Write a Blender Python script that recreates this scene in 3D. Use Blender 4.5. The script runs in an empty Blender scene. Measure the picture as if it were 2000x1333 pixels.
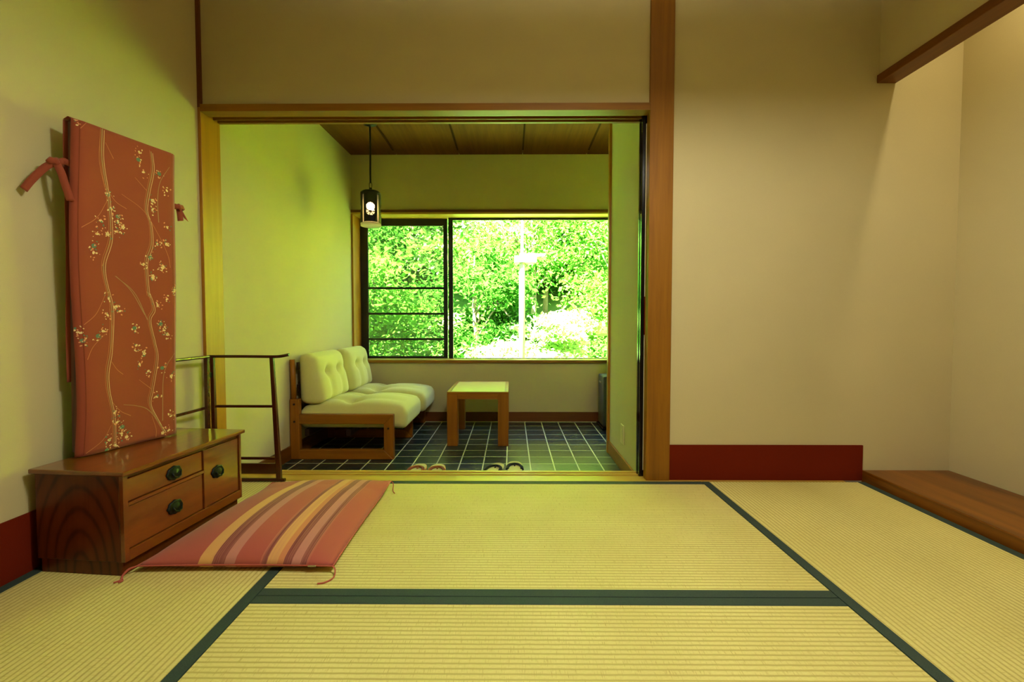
import bpy, bmesh, math, random
import numpy as np
from mathutils import Vector, Matrix

random.seed(7)
rng = np.random.default_rng(7)
S = bpy.context.scene
COL = S.collection
PI = math.pi

# ------------------------------------------------------------------ camera
cam_d = bpy.data.cameras.new('camera')
cam_d.sensor_width = 36.0
cam_d.lens = 889.0 / 2000.0 * 36.0
cam_d.shift_x = (1000.0 - 992.79) / 2000.0
cam_d.shift_y = (659.4 - 666.5) / 2000.0
cam_d.clip_start = 0.02
cam = bpy.data.objects.new('camera', cam_d)
COL.objects.link(cam)
cam.location = (0, 0, 0.78)
cam.rotation_euler = (math.radians(90 - 2.087), 0, math.radians(0.4))
S.camera = cam

# ------------------------------------------------------------------ world, sun, exposure
SKY = 2.0
SUN = 490.0
w = bpy.data.worlds.new('sky')
S.world = w
w.use_nodes = True
nt = w.node_tree
nt.nodes.clear()
sky = nt.nodes.new('ShaderNodeTexSky')
sky.sky_type = 'NISHITA'
sky.sun_disc = False
sky.sun_elevation = math.radians(52)
sky.sun_rotation = math.radians(150)
bg = nt.nodes.new('ShaderNodeBackground')
bg.inputs[1].default_value = SKY
wo = nt.nodes.new('ShaderNodeOutputWorld')
nt.links.new(sky.outputs[0], bg.inputs[0])
nt.links.new(bg.outputs[0], wo.inputs[0])
sun_d = bpy.data.lights.new('sun', 'SUN')
sun_d.energy = SUN
sun_d.color = (1.0, 0.95, 0.82)
sun_d.angle = math.radians(1.0)
sun = bpy.data.objects.new('sun', sun_d)
COL.objects.link(sun)
# sunlight travels along -Z of the lamp; it comes over the house from the upper left
sun.rotation_euler = Vector((0.50, 0.45, -0.95)).to_track_quat('-Z', 'Y').to_euler()

S.view_settings.view_transform = 'Standard'
S.view_settings.look = 'None'
S.view_settings.exposure = 0.0
S.view_settings.gamma = 1.0
S.view_settings.use_curve_mapping = False
S.cycles.use_denoising = True
S.cycles.max_bounces = 10
S.cycles.diffuse_bounces = 5
S.cycles.glossy_bounces = 4
S.cycles.transparent_max_bounces = 24
S.cycles.sample_clamp_indirect = 12.0

# ------------------------------------------------------------------ material helpers
def lin(c):
    o = []
    for v in c[:3]:
        v = v / 255.0
        o.append(v / 12.92 if v <= 0.04045 else ((v + 0.055) / 1.055) ** 2.4)
    return (o[0], o[1], o[2], 1.0)

class Mat:
    def __init__(self, name):
        self.m = bpy.data.materials.new(name)
        self.m.use_nodes = True
        self.t = self.m.node_tree
        self.b = self.t.nodes['Principled BSDF']
        self.out = self.t.nodes['Material Output']
    def n(self, typ, **kw):
        nd = self.t.nodes.new(typ)
        for k, v in kw.items():
            if k.startswith('i_'):
                nd.inputs[k[2:].replace('_', ' ')].default_value = v
            else:
                setattr(nd, k, v)
        return nd
    def l(self, a, b):
        self.t.links.new(a, b)
    def ramp(self, fac, stops, interp='LINEAR'):
        r = self.n('ShaderNodeValToRGB')
        r.color_ramp.interpolation = interp
        e = r.color_ramp.elements
        while len(e) < len(stops):
            e.new(0.5)
        for i, (p, c) in enumerate(stops):
            e[i].position = p
            e[i].color = c
        self.l(fac, r.inputs[0])
        return r.outputs[0]
    def coords(self, scale=(1, 1, 1), rot=(0, 0, 0), kind='Object'):
        tc = self.n('ShaderNodeTexCoord')
        mp = self.n('ShaderNodeMapping')
        mp.inputs['Scale'].default_value = scale
        mp.inputs['Rotation'].default_value = rot
        self.l(tc.outputs[kind], mp.inputs[0])
        return mp.outputs[0]
    def noise(self, vec, scale, detail=4, rough=0.55, dist=0.0):
        nd = self.n('ShaderNodeTexNoise')
        nd.inputs['Scale'].default_value = scale
        nd.inputs['Detail'].default_value = detail
        nd.inputs['Roughness'].default_value = rough
        nd.inputs['Distortion'].default_value = dist
        self.l(vec, nd.inputs['Vector'])
        return nd.outputs['Fac']
    def bump(self, h, strength=0.2, dist=0.002):
        b = self.n('ShaderNodeBump')
        b.inputs['Strength'].default_value = strength
        b.inputs['Distance'].default_value = dist
        self.l(h, b.inputs['Height'])
        self.l(b.outputs[0], self.b.inputs['Normal'])
        return b
    def math(self, op, a, b=None):
        m = self.n('ShaderNodeMath', operation=op)
        for i, v in enumerate((a, b)):
            if v is None:
                continue
            if isinstance(v, (int, float)):
                m.inputs[i].default_value = v
            else:
                self.l(v, m.inputs[i])
        return m.outputs[0]
    def mix(self, fac, a, b, blend='MIX'):
        m = self.n('ShaderNodeMix', data_type='RGBA', blend_type=blend)
        if isinstance(fac, (int, float)):
            m.inputs[0].default_value = fac
        else:
            self.l(fac, m.inputs[0])
        for i, v in ((6, a), (7, b)):
            if isinstance(v, tuple):
                m.inputs[i].default_value = v
            else:
                self.l(v, m.inputs[i])
        return m.outputs[2]
    def col(self, c):
        if isinstance(c, tuple):
            self.b.inputs['Base Color'].default_value = c
        else:
            self.l(c, self.b.inputs['Base Color'])
    def rough(self, v):
        self.b.inputs['Roughness'].default_value = v
    def spec(self, v):
        self.b.inputs['Specular IOR Level'].default_value = v

def plain(name, c, rough=0.5, var=0.08, scale=30, bump=0.0, metal=0.0, spec=0.5):
    M = Mat(name)
    v = M.coords()
    f = M.noise(v, scale)
    c = lin(c)
    d = tuple(x * (1 - var) for x in c[:3]) + (1,)
    e = tuple(min(1, x * (1 + var)) for x in c[:3]) + (1,)
    M.col(M.ramp(f, [(0.3, d), (0.7, e)]))
    M.rough(rough)
    M.spec(spec)
    M.b.inputs['Metallic'].default_value = metal
    if bump:
        M.bump(f, bump, 0.002)
    return M.m

def wood(name, c_lo, c_hi, axis='X', rough=0.45, scale=1.0, coat=0.0, bumpy=0.08, spec=0.4):
    """straight-grained timber; grain runs along the object axis"""
    M = Mat(name)
    st = {'X': (0.06, 1, 1), 'Y': (1, 0.06, 1), 'Z': (1, 1, 0.06)}[axis]
    v = M.coords(tuple(s * scale for s in st))
    a = M.noise(v, 38, 6, 0.6, 0.6)
    b = M.noise(v, 9, 3, 0.5, 1.2)
    f = M.math('ADD', M.math('MULTIPLY', a, 0.55), M.math('MULTIPLY', b, 0.45))
    M.col(M.ramp(f, [(0.32, lin(c_lo)), (0.68, lin(c_hi))]))
    M.rough(rough)
    M.spec(spec)
    M.b.inputs['Coat Weight'].default_value = coat
    M.b.inputs['Coat Roughness'].default_value = 0.12
    if bumpy:
        M.bump(a, bumpy, 0.001)
    return M.m

def plaster(name, c, sc=420):
    M = Mat(name)
    v = M.coords()
    f = M.noise(v, sc, 3, 0.6)
    g = M.noise(v, 3, 3, 0.5)
    c0 = lin(c)
    k = M.math('ADD', M.math('MULTIPLY', f, 0.5), M.math('MULTIPLY', g, 0.5))
    M.col(M.ramp(k, [(0.3, tuple(x * 0.95 for x in c0[:3]) + (1,)), (0.7, tuple(min(1, x * 1.04) for x in c0[:3]) + (1,))]))
    M.rough(0.92)
    M.spec(0.1)
    M.bump(f, 0.25, 0.0015)
    return M.m

# ------------------------------------------------------------------ mesh helpers
def new_obj(name, me, mat=None, parent=None, smooth=False):
    o = bpy.data.objects.new(name, me)
    COL.objects.link(o)
    if mat is not None:
        for m in (mat if isinstance(mat, (list, tuple)) else [mat]):
            me.materials.append(m)
    if parent is not None:
        o.parent = parent
    if smooth:
        me.polygons.foreach_set('use_smooth', [True] * len(me.polygons))
    return o

def from_bm(name, bm, mat=None, parent=None, smooth=False):
    me = bpy.data.meshes.new(name)
    bmesh.ops.recalc_face_normals(bm, faces=bm.faces)
    bm.to_mesh(me)
    bm.free()
    return new_obj(name, me, mat, parent, smooth)

def add_box(bm, x0, x1, y0, y1, z0, z1, bev=0.0, seg=1, M=None):
    vs = [bm.verts.new((x, y, z)) for z in (z0, z1) for y in (y0, y1) for x in (x0, x1)]
    fs = [bm.faces.new([vs[i] for i in q]) for q in ((0, 1, 3, 2), (4, 6, 7, 5), (0, 4, 5, 1), (2, 3, 7, 6), (0, 2, 6, 4), (1, 5, 7, 3))]
    if bev > 0:
        es = list({e for f in fs for e in f.edges})
        r = bmesh.ops.bevel(bm, geom=es, offset=bev, segments=seg, affect='EDGES', profile=0.6)
        vs = list({v for f in r['faces'] for v in f.verts} | {v for v in vs if v.is_valid})
    if M is not None:
        for v in vs:
            v.co = M @ v.co
    return vs

def box(name, x0, x1, y0, y1, z0, z1, mat, parent=None, bev=0.0, seg=1):
    bm = bmesh.new()
    add_box(bm, x0, x1, y0, y1, z0, z1, bev, seg)
    return from_bm(name, bm, mat, parent)

def boxes(name, lst, mat, parent=None, bev=0.0):
    bm = bmesh.new()
    for b in lst:
        add_box(bm, *b, bev)
    return from_bm(name, bm, mat, parent)

def prism(name, pts, z0, z1, mat, parent=None, bev=0.0):
    """extrude a plan polygon"""
    bm = bmesh.new()
    a = [bm.verts.new((x, y, z0)) for x, y in pts]
    b = [bm.verts.new((x, y, z1)) for x, y in pts]
    n = len(pts)
    bm.faces.new(a[::-1])
    bm.faces.new(b)
    for i in range(n):
        bm.faces.new((a[i], a[(i + 1) % n], b[(i + 1) % n], b[i]))
    if bev:
        bmesh.ops.bevel(bm, geom=list(bm.edges), offset=bev, segments=2, affect='EDGES')
    return from_bm(name, bm, mat, parent)

def extrude_x(name, prof, x0, x1, mat, parent=None):
    """extrude a (y,z) profile along X"""
    bm = bmesh.new()
    a = [bm.verts.new((x0, y, z)) for y, z in prof]
    b = [bm.verts.new((x1, y, z)) for y, z in prof]
    n = len(prof)
    bm.faces.new(a)
    bm.faces.new(b[::-1])
    for i in range(n):
        bm.faces.new((a[i], b[i], b[(i + 1) % n], a[(i + 1) % n]))
    return from_bm(name, bm, mat, parent)

def add_tube(bm, pts, r, n=8, cap=True, flat=1.0):
    pts = [Vector(p) for p in pts]
    rs = r if isinstance(r, (list, tuple)) else [r] * len(pts)
    rings = []
    ref = Vector((0.31, 0.17, 0.93))
    for i, p in enumerate(pts):
        d = (pts[min(i + 1, len(pts) - 1)] - pts[max(i - 1, 0)]).normalized()
        if abs(d.dot(ref)) > 0.95:
            ref = Vector((0.95, 0.2, 0.1))
        u = d.cross(ref).normalized()
        v = d.cross(u).normalized()
        rings.append([bm.verts.new(p + rs[i] * (math.cos(2 * PI * k / n) * u + flat * math.sin(2 * PI * k / n) * v)) for k in range(n)])
    for a, b in zip(rings, rings[1:]):
        for k in range(n):
            bm.faces.new((a[k], a[(k + 1) % n], b[(k + 1) % n], b[k]))
    if cap:
        bm.faces.new(rings[0][::-1])
        bm.faces.new(rings[-1])

def tube(name, pts, r, mat, parent=None, n=10, flat=1.0):
    bm = bmesh.new()
    add_tube(bm, pts, r, n, True, flat)
    return from_bm(name, bm, mat, parent, True)

def add_lathe(bm, prof, n=24, c=(0, 0, 0), cap=True):
    rings = [[bm.verts.new((c[0] + r * math.cos(2 * PI * k / n), c[1] + r * math.sin(2 * PI * k / n), c[2] + z)) for k in range(n)] for r, z in prof]
    for a, b in zip(rings, rings[1:]):
        for k in range(n):
            bm.faces.new((a[k], a[(k + 1) % n], b[(k + 1) % n], b[k]))
    if cap:
        bm.faces.new(rings[0][::-1])
        bm.faces.new(rings[-1])

def lathe(name, prof, mat, parent=None, n=24, c=(0, 0, 0), cap=True):
    bm = bmesh.new()
    add_lathe(bm, prof, n, c, cap)
    return from_bm(name, bm, mat, parent, True)

def spline(pts, k=6):
    """Catmull-Rom through the points"""
    P = [np.array(p, float) for p in pts]
    P = [2 * P[0] - P[1]] + P + [2 * P[-1] - P[-2]]
    o = []
    for i in range(1, len(P) - 2):
        for j in range(k):
            t = j / k
            o.append(0.5 * (2 * P[i] + (P[i + 1] - P[i - 1]) * t + (2 * P[i - 1] - 5 * P[i] + 4 * P[i + 1] - P[i + 2]) * t * t
                            + (3 * P[i] - P[i - 1] - 3 * P[i + 1] + P[i + 2]) * t ** 3))
    o.append(P[-2])
    return [tuple(float(q) for q in p) for p in o]

def empty(name, loc=(0, 0, 0), rz=0.0):
    o = bpy.data.objects.new(name, None)
    o.empty_display_size = 0.1
    COL.objects.link(o)
    o.location = loc
    o.rotation_euler = (0, 0, rz)
    return o

def tag(o, label, cat=None, group=None, kind=None):
    o['label'] = label
    if cat:
        o['category'] = cat
    if group:
        o['group'] = group
    if kind:
        o['kind'] = kind
    return o

def struct(o, label):
    o['kind'] = 'structure'
    o['label'] = label
    return o

def copy_tree(o, parent=None):
    c = o.copy()
    COL.objects.link(c)
    c.parent = parent
    for ch in list(o.children):
        copy_tree(ch, c)
    return c

# ------------------------------------------------------------------ materials
M_wall = plaster('beige_plaster', (199, 186, 145))
M_red = plaster('red_paper', (106, 29, 7), 600)
M_ceil = plaster('ceiling_paper', (190, 175, 140))
WL, WH = (118, 72, 9), (152, 100, 16)
W_z = wood('honey_wood_vertical', WL, WH, 'Z')
W_x = wood('honey_wood_across', WL, WH, 'X')
W_y = wood('honey_wood_deep', WL, WH, 'Y')
W_sill = wood('pale_sill_wood', (168, 128, 48), (196, 156, 66), 'X', 0.35)
W_jamb = wood('golden_jamb_wood', (150, 98, 22), (178, 122, 34), 'Z', 0.4)
W_dark = wood('dark_trim_wood', (92, 46, 12), (116, 62, 18), 'X')
W_darkz = wood('dark_trim_wood_vertical', (92, 46, 12), (116, 62, 18), 'Z')
W_beam = wood('brown_beam_wood', (96, 52, 6), (124, 72, 11), 'Y')
W_board = wood('ceiling_board_wood', (84, 46, 8), (110, 64, 12), 'Y', 0.7, spec=0.15)
W_batten = wood('dark_batten_wood', (44, 18, 4), (60, 28, 8), 'Y', 0.8, spec=0.1)
W_toko = wood('alcove_board_wood', (78, 40, 1), (150, 88, 12), 'Y', 0.3, 0.5)
M_black = plain('black_lacquer', (16, 14, 13), 0.12, 0.05)
M_alu = plain('black_aluminium', (14, 14, 13), 0.4, 0.05)
M_paper = plain('fusuma_paper', (225, 210, 170), 0.9, 0.03, 200)
M_grout = plain('tile_grout', (206, 210, 176), 0.8, 0.1, 90)
M_border = None

def tatami_mat(name, axis):
    M = Mat(name)
    v = M.coords()
    wv = M.n('ShaderNodeTexWave', wave_type='BANDS', bands_direction=axis, wave_profile='SIN')
    wv.inputs['Scale'].default_value = 2 * PI / (20 * 0.0155)
    wv.inputs['Distortion'].default_value = 0.35
    wv.inputs['Detail'].default_value = 1.0
    wv.inputs['Detail Scale'].default_value = 2.0
    M.l(v, wv.inputs['Vector'])
    st = (90, 700, 1) if axis == 'Y' else (700, 90, 1)
    strand = M.noise(M.coords(st), 1.0, 2, 0.5)
    st2 = (420, 30, 1) if axis == 'Y' else (30, 420, 1)
    fleck = M.noise(M.coords(st2), 1.0, 2, 0.6)
    broad = M.noise(v, 2.5, 2, 0.5)
    groove = M.ramp(wv.outputs['Fac'], [(0.0, (0, 0, 0, 1)), (0.45, (1, 1, 1, 1))])
    base = M.ramp(M.math('ADD', M.math('MULTIPLY', strand, 0.45), M.math('MULTIPLY', broad, 0.55)),
                  [(0.3, lin((210, 196, 118))), (0.7, lin((234, 224, 148)))])
    base = M.mix(M.ramp(fleck, [(0.58, (0, 0, 0, 1)), (0.74, (1, 1, 1, 1))]), base, lin((184, 162, 88)))
    M.col(M.mix(groove, lin((190, 174, 98)), base))
    M.rough(0.6)
    M.spec(0.35)
    h = M.math('ADD', M.math('MULTIPLY', groove, 0.7), M.math('MULTIPLY', strand, 0.3))
    M.bump(h, 0.4, 0.002)
    return M.m

T_x = tatami_mat('rush_weave_across', 'Y')   # ribs run along X
T_y = tatami_mat('rush_weave_deep', 'X')     # ribs run along Y

def border_mat():
    M = Mat('dark_green_border_cloth')
    v = M.coords()
    f = M.noise(v, 900, 2, 0.6)
    M.col(M.ramp(f, [(0.35, lin((34, 52, 48))), (0.65, lin((58, 76, 66)))]))
    M.rough(0.75)
    M.bump(f, 0.3, 0.001)
    return M.m
M_border = border_mat()

# ================================================================== SETTING
ZA = -0.15          # tiled floor of the sunken room
YF = 4.19           # window wall
# ---- main floor and tatami
floor = struct(box('floor', -1.56, 2.15, -2.0, 2.19, -0.12, -0.05, W_y), 'tatami floor of the main room')

def mat_piece(x0, x1, y0, y1, along):
    """one tatami mat; its two long edges carry a cloth border"""
    g = 0.0015
    bw = 0.034
    x0 += g; x1 -= g; y0 += g; y1 -= g
    if along == 'X':
        m = box('tatami_mat', x0, x1, y0 + bw, y1 - bw, -0.05, 0.0, T_x, floor)
        bs = [(x0, x1, y0, y0 + bw), (x0, x1, y1 - bw, y1)]
    else:
        m = box('tatami_mat', x0 + bw, x1 - bw, y0, y1, -0.05, 0.0, T_y, floor)
        bs = [(x0, x0 + bw, y0, y1), (x1 - bw, x1, y0, y1)]
    for b in bs:
        box('border', *b, -0.05, 0.0016, M_border, m, 0.001)
    return m
mat_piece(-0.723, 0.921, 1.258, 2.185, 'X')
mat_piece(-0.723, 0.921, 0.33, 1.258, 'X')
mat_piece(-1.497, -0.723, 0.42, 2.185, 'Y')
mat_piece(0.921, 1.708, 0.42, 2.185, 'Y')
mat_piece(-1.497, -0.723, -1.36, 0.42, 'Y')
mat_piece(0.921, 1.708, -1.36, 0.42, 'Y')
mat_piece(-0.723, 0.921, -0.6, 0.33, 'X')
mat_piece(-0.723, 0.921, -1.36, -0.6, 'X')

# ---- sill and step
sy0, sy1 = 2.19, 2.345
prof = [(sy0, -0.05), (sy1, -0.05), (sy1, 0.0), (2.322, 0.0), (2.322, -0.004), (2.297, -0.004), (2.297, 0.0), (2.286, 0.0), (2.286, -0.004),
        (2.261, -0.004), (2.261, 0.0), (sy0, 0.0)]
struct(extrude_x('trim_1', prof, -1.50, 1.62, W_sill), 'pale wooden door sill with two sliding grooves')
struct(box('trim_2', -1.50, 0.69, 2.27, 2.343, ZA, -0.05, W_x), 'wooden riser under the door sill')

# ---- walls of the main room
struct(boxes('wall_back', [(-1.484, 0.657, 2.215, 2.343, 1.812, 2.5), (0.771, 2.24, 2.215, 2.25, 0.0, 2.5),
                           (0.79, 2.24, 2.343, 2.36, -0.15, 2.5)], M_wall), 'beige plaster wall around the wide doorway')
struct(box('wall_left', -1.62, -1.5, -2.0, 2.2, -0.05, 2.5, M_wall), 'beige plaster wall behind the dresser')
struct(boxes('wall_right', [(2.137, 2.24, 0.2, 2.215, -0.05, 2.5)], M_wall), 'beige plaster wall of the shallow alcove')
struct(box('wall_right_near', 1.72, 2.137, -2.0, 0.2, -0.05, 2.5, M_wall), 'beige plaster wall nearer than the alcove')
struct(box('wall_rear', -1.62, 2.24, -2.1, -2.0, -0.05, 2.5, W_darkz), 'unseen wall behind the viewer, dark wood to weaken bounced light')  # out of view; made dark to weaken light bounced onto the other walls
struct(box('ceiling', -1.62, 2.24, -2.1, 2.343, 2.5, 2.6, M_ceil), 'papered ceiling of the main room')
struct(box('wall_alcove_upper', 1.745, 1.80, 0.2, 2.215, 1.944, 2.5, M_wall), 'short plaster wall hanging above the alcove beam')
struct(box('baseboard_back', 0.771, 1.712, 2.207, 2.215, 0.0, 0.173, M_red), 'deep red paper band along the foot of the plaster wall')
struct(box('baseboard_left', -1.5, -1.494, -2.0, 2.2, 0.0, 0.185, M_red), 'deep red paper band along the foot of the wall behind the dresser')
struct(box('trim_3', 0.657, 0.771, 2.20, 2.25, 0.0, 2.5, W_z, None, 0.002), 'tall honey brown wooden post beside the doorway')
struct(box('trim_4', -1.5, -1.484, 2.20, 2.343, 0.0, 1.80, W_jamb, None, 0.001), 'golden wooden jamb of the doorway')
struct(box('trim_5', -1.5, -1.484, 2.20, 2.343, 1.80, 2.5, W_darkz), 'thin dark corner strip above the jamb')
# lintel with two grooves underneath
lp = [(2.195, 1.778), (2.258, 1.778), (2.258, 1.792), (2.268, 1.792), (2.268, 1.778), (2.278, 1.778), (2.278, 1.792), (2.288, 1.792), (2.288, 1.778), (2.298, 1.778),
      (2.298, 1.812), (2.195, 1.812)]
lp = [(2.195, 1.778), (2.258, 1.778), (2.258, 1.796), (2.289, 1.796), (2.289, 1.778), (2.294, 1.778), (2.294, 1.796), (2.325, 1.796), (2.325, 1.778), (2.343, 1.778),
      (2.343, 1.812), (2.195, 1.812)]
struct(extrude_x('trim_6', lp, -1.484, 0.657, W_x), 'wooden lintel over the doorway with two grooves')
struct(box('trim_7', 1.732, 1.822, 0.2, 2.215, 1.906, 1.944, W_beam, None, 0.002), 'brown wooden beam across the front of the alcove')
struct(box('trim_8', 1.712, 2.137, 0.2, 2.215, -0.05, 0.05, W_toko, None, 0.004), 'glossy brown wooden board forming the alcove floor')

# ---- sunken room shell
XR = 1.85
struct(prism('wall_annex_left', [(-1.503, 2.343), (-1.463, YF), (-1.463, YF + 0.24), (-1.62, YF + 0.24), (-1.62, 2.2), (-1.5, 2.2), (-1.5, 2.343)], -0.2, 2.32, M_wall),
       'beige plaster wall behind the sofa')
struct(box('wall_annex_right', 0.69, 0.79, 2.343, 3.19, -0.2, 2.32, M_wall), 'short plaster wall beside the doorway with a socket')
struct(boxes('wall_annex_side', [(0.79, XR, 3.09, 3.19, -0.2, 2.32), (XR, XR + 0.1, 3.09, YF + 0.24, -0.2, 2.32)], M_wall), 'plaster wall of the recess with the heater')
struct(boxes('wall_annex_far', [(-1.463, XR, YF, YF + 0.23, -0.2, 0.393), (-1.463, XR, YF, YF + 0.23, 1.768, 2.32), (1.72, XR, YF, YF + 0.23, 0.393, 1.768)], M_wall),
       'beige plaster wall around the wide window')
ceil2 = struct(box('ceiling_annex', -1.62, XR + 0.1, 2.343, YF + 0.24, 2.305, 2.4, W_dark), 'wooden board ceiling of the sunken room')
xs = [-1.62, -1.046, -0.475, 0.1, 0.68, 1.255, XR]
for a, b in zip(xs, xs[1:]):
    box('ceiling_board', a + 0.003, b - 0.003, 2.343, YF, 2.29, 2.305, W_board, ceil2)
for a in xs[1:-1]:
    box('batten', a - 0.007, a + 0.007, 2.343, 4.07, 2.284, 2.2895, W_batten, ceil2)
struct(box('baseboard_annex_far', -1.463, XR, YF - 0.012, YF, ZA, -0.064, W_dark), 'brown wooden skirting below the window wall')
struct(prism('baseboard_annex_left', [(-1.503, 2.343), (-1.463, YF - 0.012), (-1.451, YF - 0.012), (-1.491, 2.343)], ZA, -0.06, W_beam), 'brown wooden skirting behind the sofa')
struct(box('baseboard_annex_right', 0.678, 0.69, 2.343, 3.176, ZA, -0.062, W_y, None, 0.002), 'honey wooden skirting under the socket')
struct(box('trim_9', 0.674, 0.80, 3.176, 3.215, ZA, 2.29, W_jamb, None, 0.002), 'wooden corner post at the end of the short wall')

# ---- tiles
floor2 = struct(box('floor_annex', -1.55, XR + 0.05, 2.343, YF + 0.1, -0.25, -0.1506, M_grout), 'grout bed of the dark slate tile floor')
def tile_mat():
    M = Mat('dark_slate_tile')
    v = M.coords()
    oi = M.n('ShaderNodeObjectInfo')
    vv = M.n('ShaderNodeVectorMath', operation='ADD')
    M.l(v, vv.inputs[0])
    M.l(oi.outputs['Location'], vv.inputs[1])
    f = M.noise(vv.outputs[0], 16, 5, 0.6, 1.4)
    k = M.math('ADD', M.math('MULTIPLY', f, 0.7), M.math('MULTIPLY', oi.outputs['Random'], 0.3))
    M.col(M.ramp(k, [(0.25, lin((22, 34, 32))), (0.75, lin((48, 64, 56)))]))
    M.rough(0.32)
    M.bump(f, 0.5, 0.004)
    return M.m
M_tile = tile_mat()
pitch = 0.1520
bm = bmesh.new()
add_box(bm, 0.0033, pitch - 0.0033, 0.0033, pitch - 0.0033, -0.006, 0.0, 0.0012)
tile_me = bpy.data.meshes.new('tile')
bmesh.ops.recalc_face_normals(bm, faces=bm.faces)
bm.to_mesh(tile_me)
bm.free()
tile_me.materials.append(M_tile)
X0, Y0 = -0.335 - 8 * pitch, 2.93 - 3 * pitch
for j in range(12):
    for i in range(20):
        x, y = X0 + i * pitch, Y0 + j * pitch
        if y + pitch > YF + 0.09 or x > 1.75 or (x > 0.7 and y < 3.0):
            continue
        o = bpy.data.objects.new('tile', tile_me)
        COL.objects.link(o)
        o.parent = floor2
        o.location = (x, y, ZA)

# ---- window
win = empty('window_1', (0, 0, 0))
struct(win, 'wide window onto the garden with black frames')
WD = 0.23
box('casing', -1.463, -1.446, YF - 0.018, YF + WD, 0.42, 1.752, W_jamb, win)
box('head', -1.463, 1.72, YF - 0.012, YF + WD, 1.752, 1.768, W_sill, win)
box('head_strip', -1.463, 1.72, YF - 0.022, YF - 0.0, 1.768, 1.790, W_dark, win)
box('window_sill', -1.463, 1.72, YF - 0.03, YF + WD, 0.393, 0.42, W_x, win, 0.003)
def glass_mat():
    m = bpy.data.materials.new('window_glass')
    m.use_nodes = True
    t = m.node_tree
    t.nodes.clear()
    o = t.nodes.new('ShaderNodeOutputMaterial')
    tr = t.nodes.new('ShaderNodeBsdfTransparent')
    tr.inputs[0].default_value = (0.97, 0.985, 0.97, 1)
    gl = t.nodes.new('ShaderNodeBsdfGlossy')
    gl.inputs['Roughness'].default_value = 0.02
    lw = t.nodes.new('ShaderNodeLayerWeight')
    pw = t.nodes.new('ShaderNodeMath'); pw.operation = 'POWER'; pw.inputs[1].default_value = 5.0
    ad = t.nodes.new('ShaderNodeMath'); ad.operation = 'MULTIPLY_ADD'; ad.inputs[1].default_value = 0.5; ad.inputs[2].default_value = 0.03
    t.links.new(lw.outputs['Facing'], pw.inputs[0])
    t.links.new(pw.outputs[0], ad.inputs[0])
    mx = t.nodes.new('ShaderNodeMixShader')
    t.links.new(ad.outputs[0], mx.inputs[0])
    t.links.new(tr.outputs[0], mx.inputs[1])
    t.links.new(gl.outputs[0], mx.inputs[2])
    t.links.new(mx.outputs[0], o.inputs[0])
    return m
M_glass = glass_mat()
def screen_mat():
    m = bpy.data.materials.new('insect_screen_mesh')
    m.use_nodes = True
    t = m.node_tree
    t.nodes.clear()
    o = t.nodes.new('ShaderNodeOutputMaterial')
    tr = t.nodes.new('ShaderNodeBsdfTransparent')
    df = t.nodes.new('ShaderNodeBsdfDiffuse')
    df.inputs[0].default_value = (0.22, 0.25, 0.18, 1)
    mx = t.nodes.new('ShaderNodeMixShader')
    mx.inputs[0].default_value = 0.30
    t.links.new(tr.outputs[0], mx.inputs[1])
    t.links.new(df.outputs[0], mx.inputs[2])
    t.links.new(mx.outputs[0], o.inputs[0])
    return m
M_screen = screen_mat()
ya, yb = YF + 0.180, YF + 0.205
yc, yd = YF + 0.145, YF + 0.170
zw0, zw1 = 0.42, 1.752
sash = empty('sash'); sash.parent = win
box('stile', -1.446, -1.374, ya, yb, zw0, zw1, M_alu, sash)
box('stile', -0.651, -0.612, ya, yb, zw0, zw1, M_alu, sash)
box('rail', -1.374, -0.651, ya, yb, 1.686, zw1, M_alu, sash)
box('rail', -1.374, -0.651, ya, yb, zw0, 0.440, M_alu, sash)
zs = [0.603, 0.848, 1.093]
for z in zs:
    box('glazing_bar', -1.374, -0.651, ya, yb, z - 0.010, z + 0.010, M_alu, sash)
zz = [0.440] + zs + [1.686]
for i in range(4):
    a = zz[i] + (0.010 if i else 0)
    b = zz[i + 1] - (0.010 if i < 3 else 0)
    box('pane', -1.374, -0.651, ya + 0.010, ya + 0.013, a, b, M_glass, sash)
box('insect_screen', -1.446, -0.612, yb + 0.008, yb + 0.009, 0.43, 1.745, M_screen, sash)
s2 = empty('sash'); s2.parent = win
box('stile', -0.598, -0.556, yc, yd, zw0, zw1, M_alu, s2)
box('stile', 0.94, 0.98, yc, yd, zw0, zw1, M_alu, s2)
box('rail', -0.556, 0.94, yc, yd, 1.732, zw1, M_alu, s2)
box('rail', -0.556, 0.94, yc, yd, zw0, 0.424, M_alu, s2)
box('pane', -0.556, 0.94, yc + 0.01, yc + 0.013, 0.424, 1.732, M_glass, s2)
s3 = empty('sash'); s3.parent = win
box('stile', 0.985, 1.02, ya, yb, zw0, zw1, M_alu, s3)
box('stile', 1.68, 1.72, ya, yb, zw0, zw1, M_alu, s3)
box('rail', 1.02, 1.68, ya, yb, 1.71, zw1, M_alu, s3)
box('rail', 1.02, 1.68, ya, yb, zw0, 0.440, M_alu, s3)
box('pane', 1.02, 1.68, ya + 0.01, ya + 0.013, 0.440, 1.71, M_glass, s3)

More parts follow.
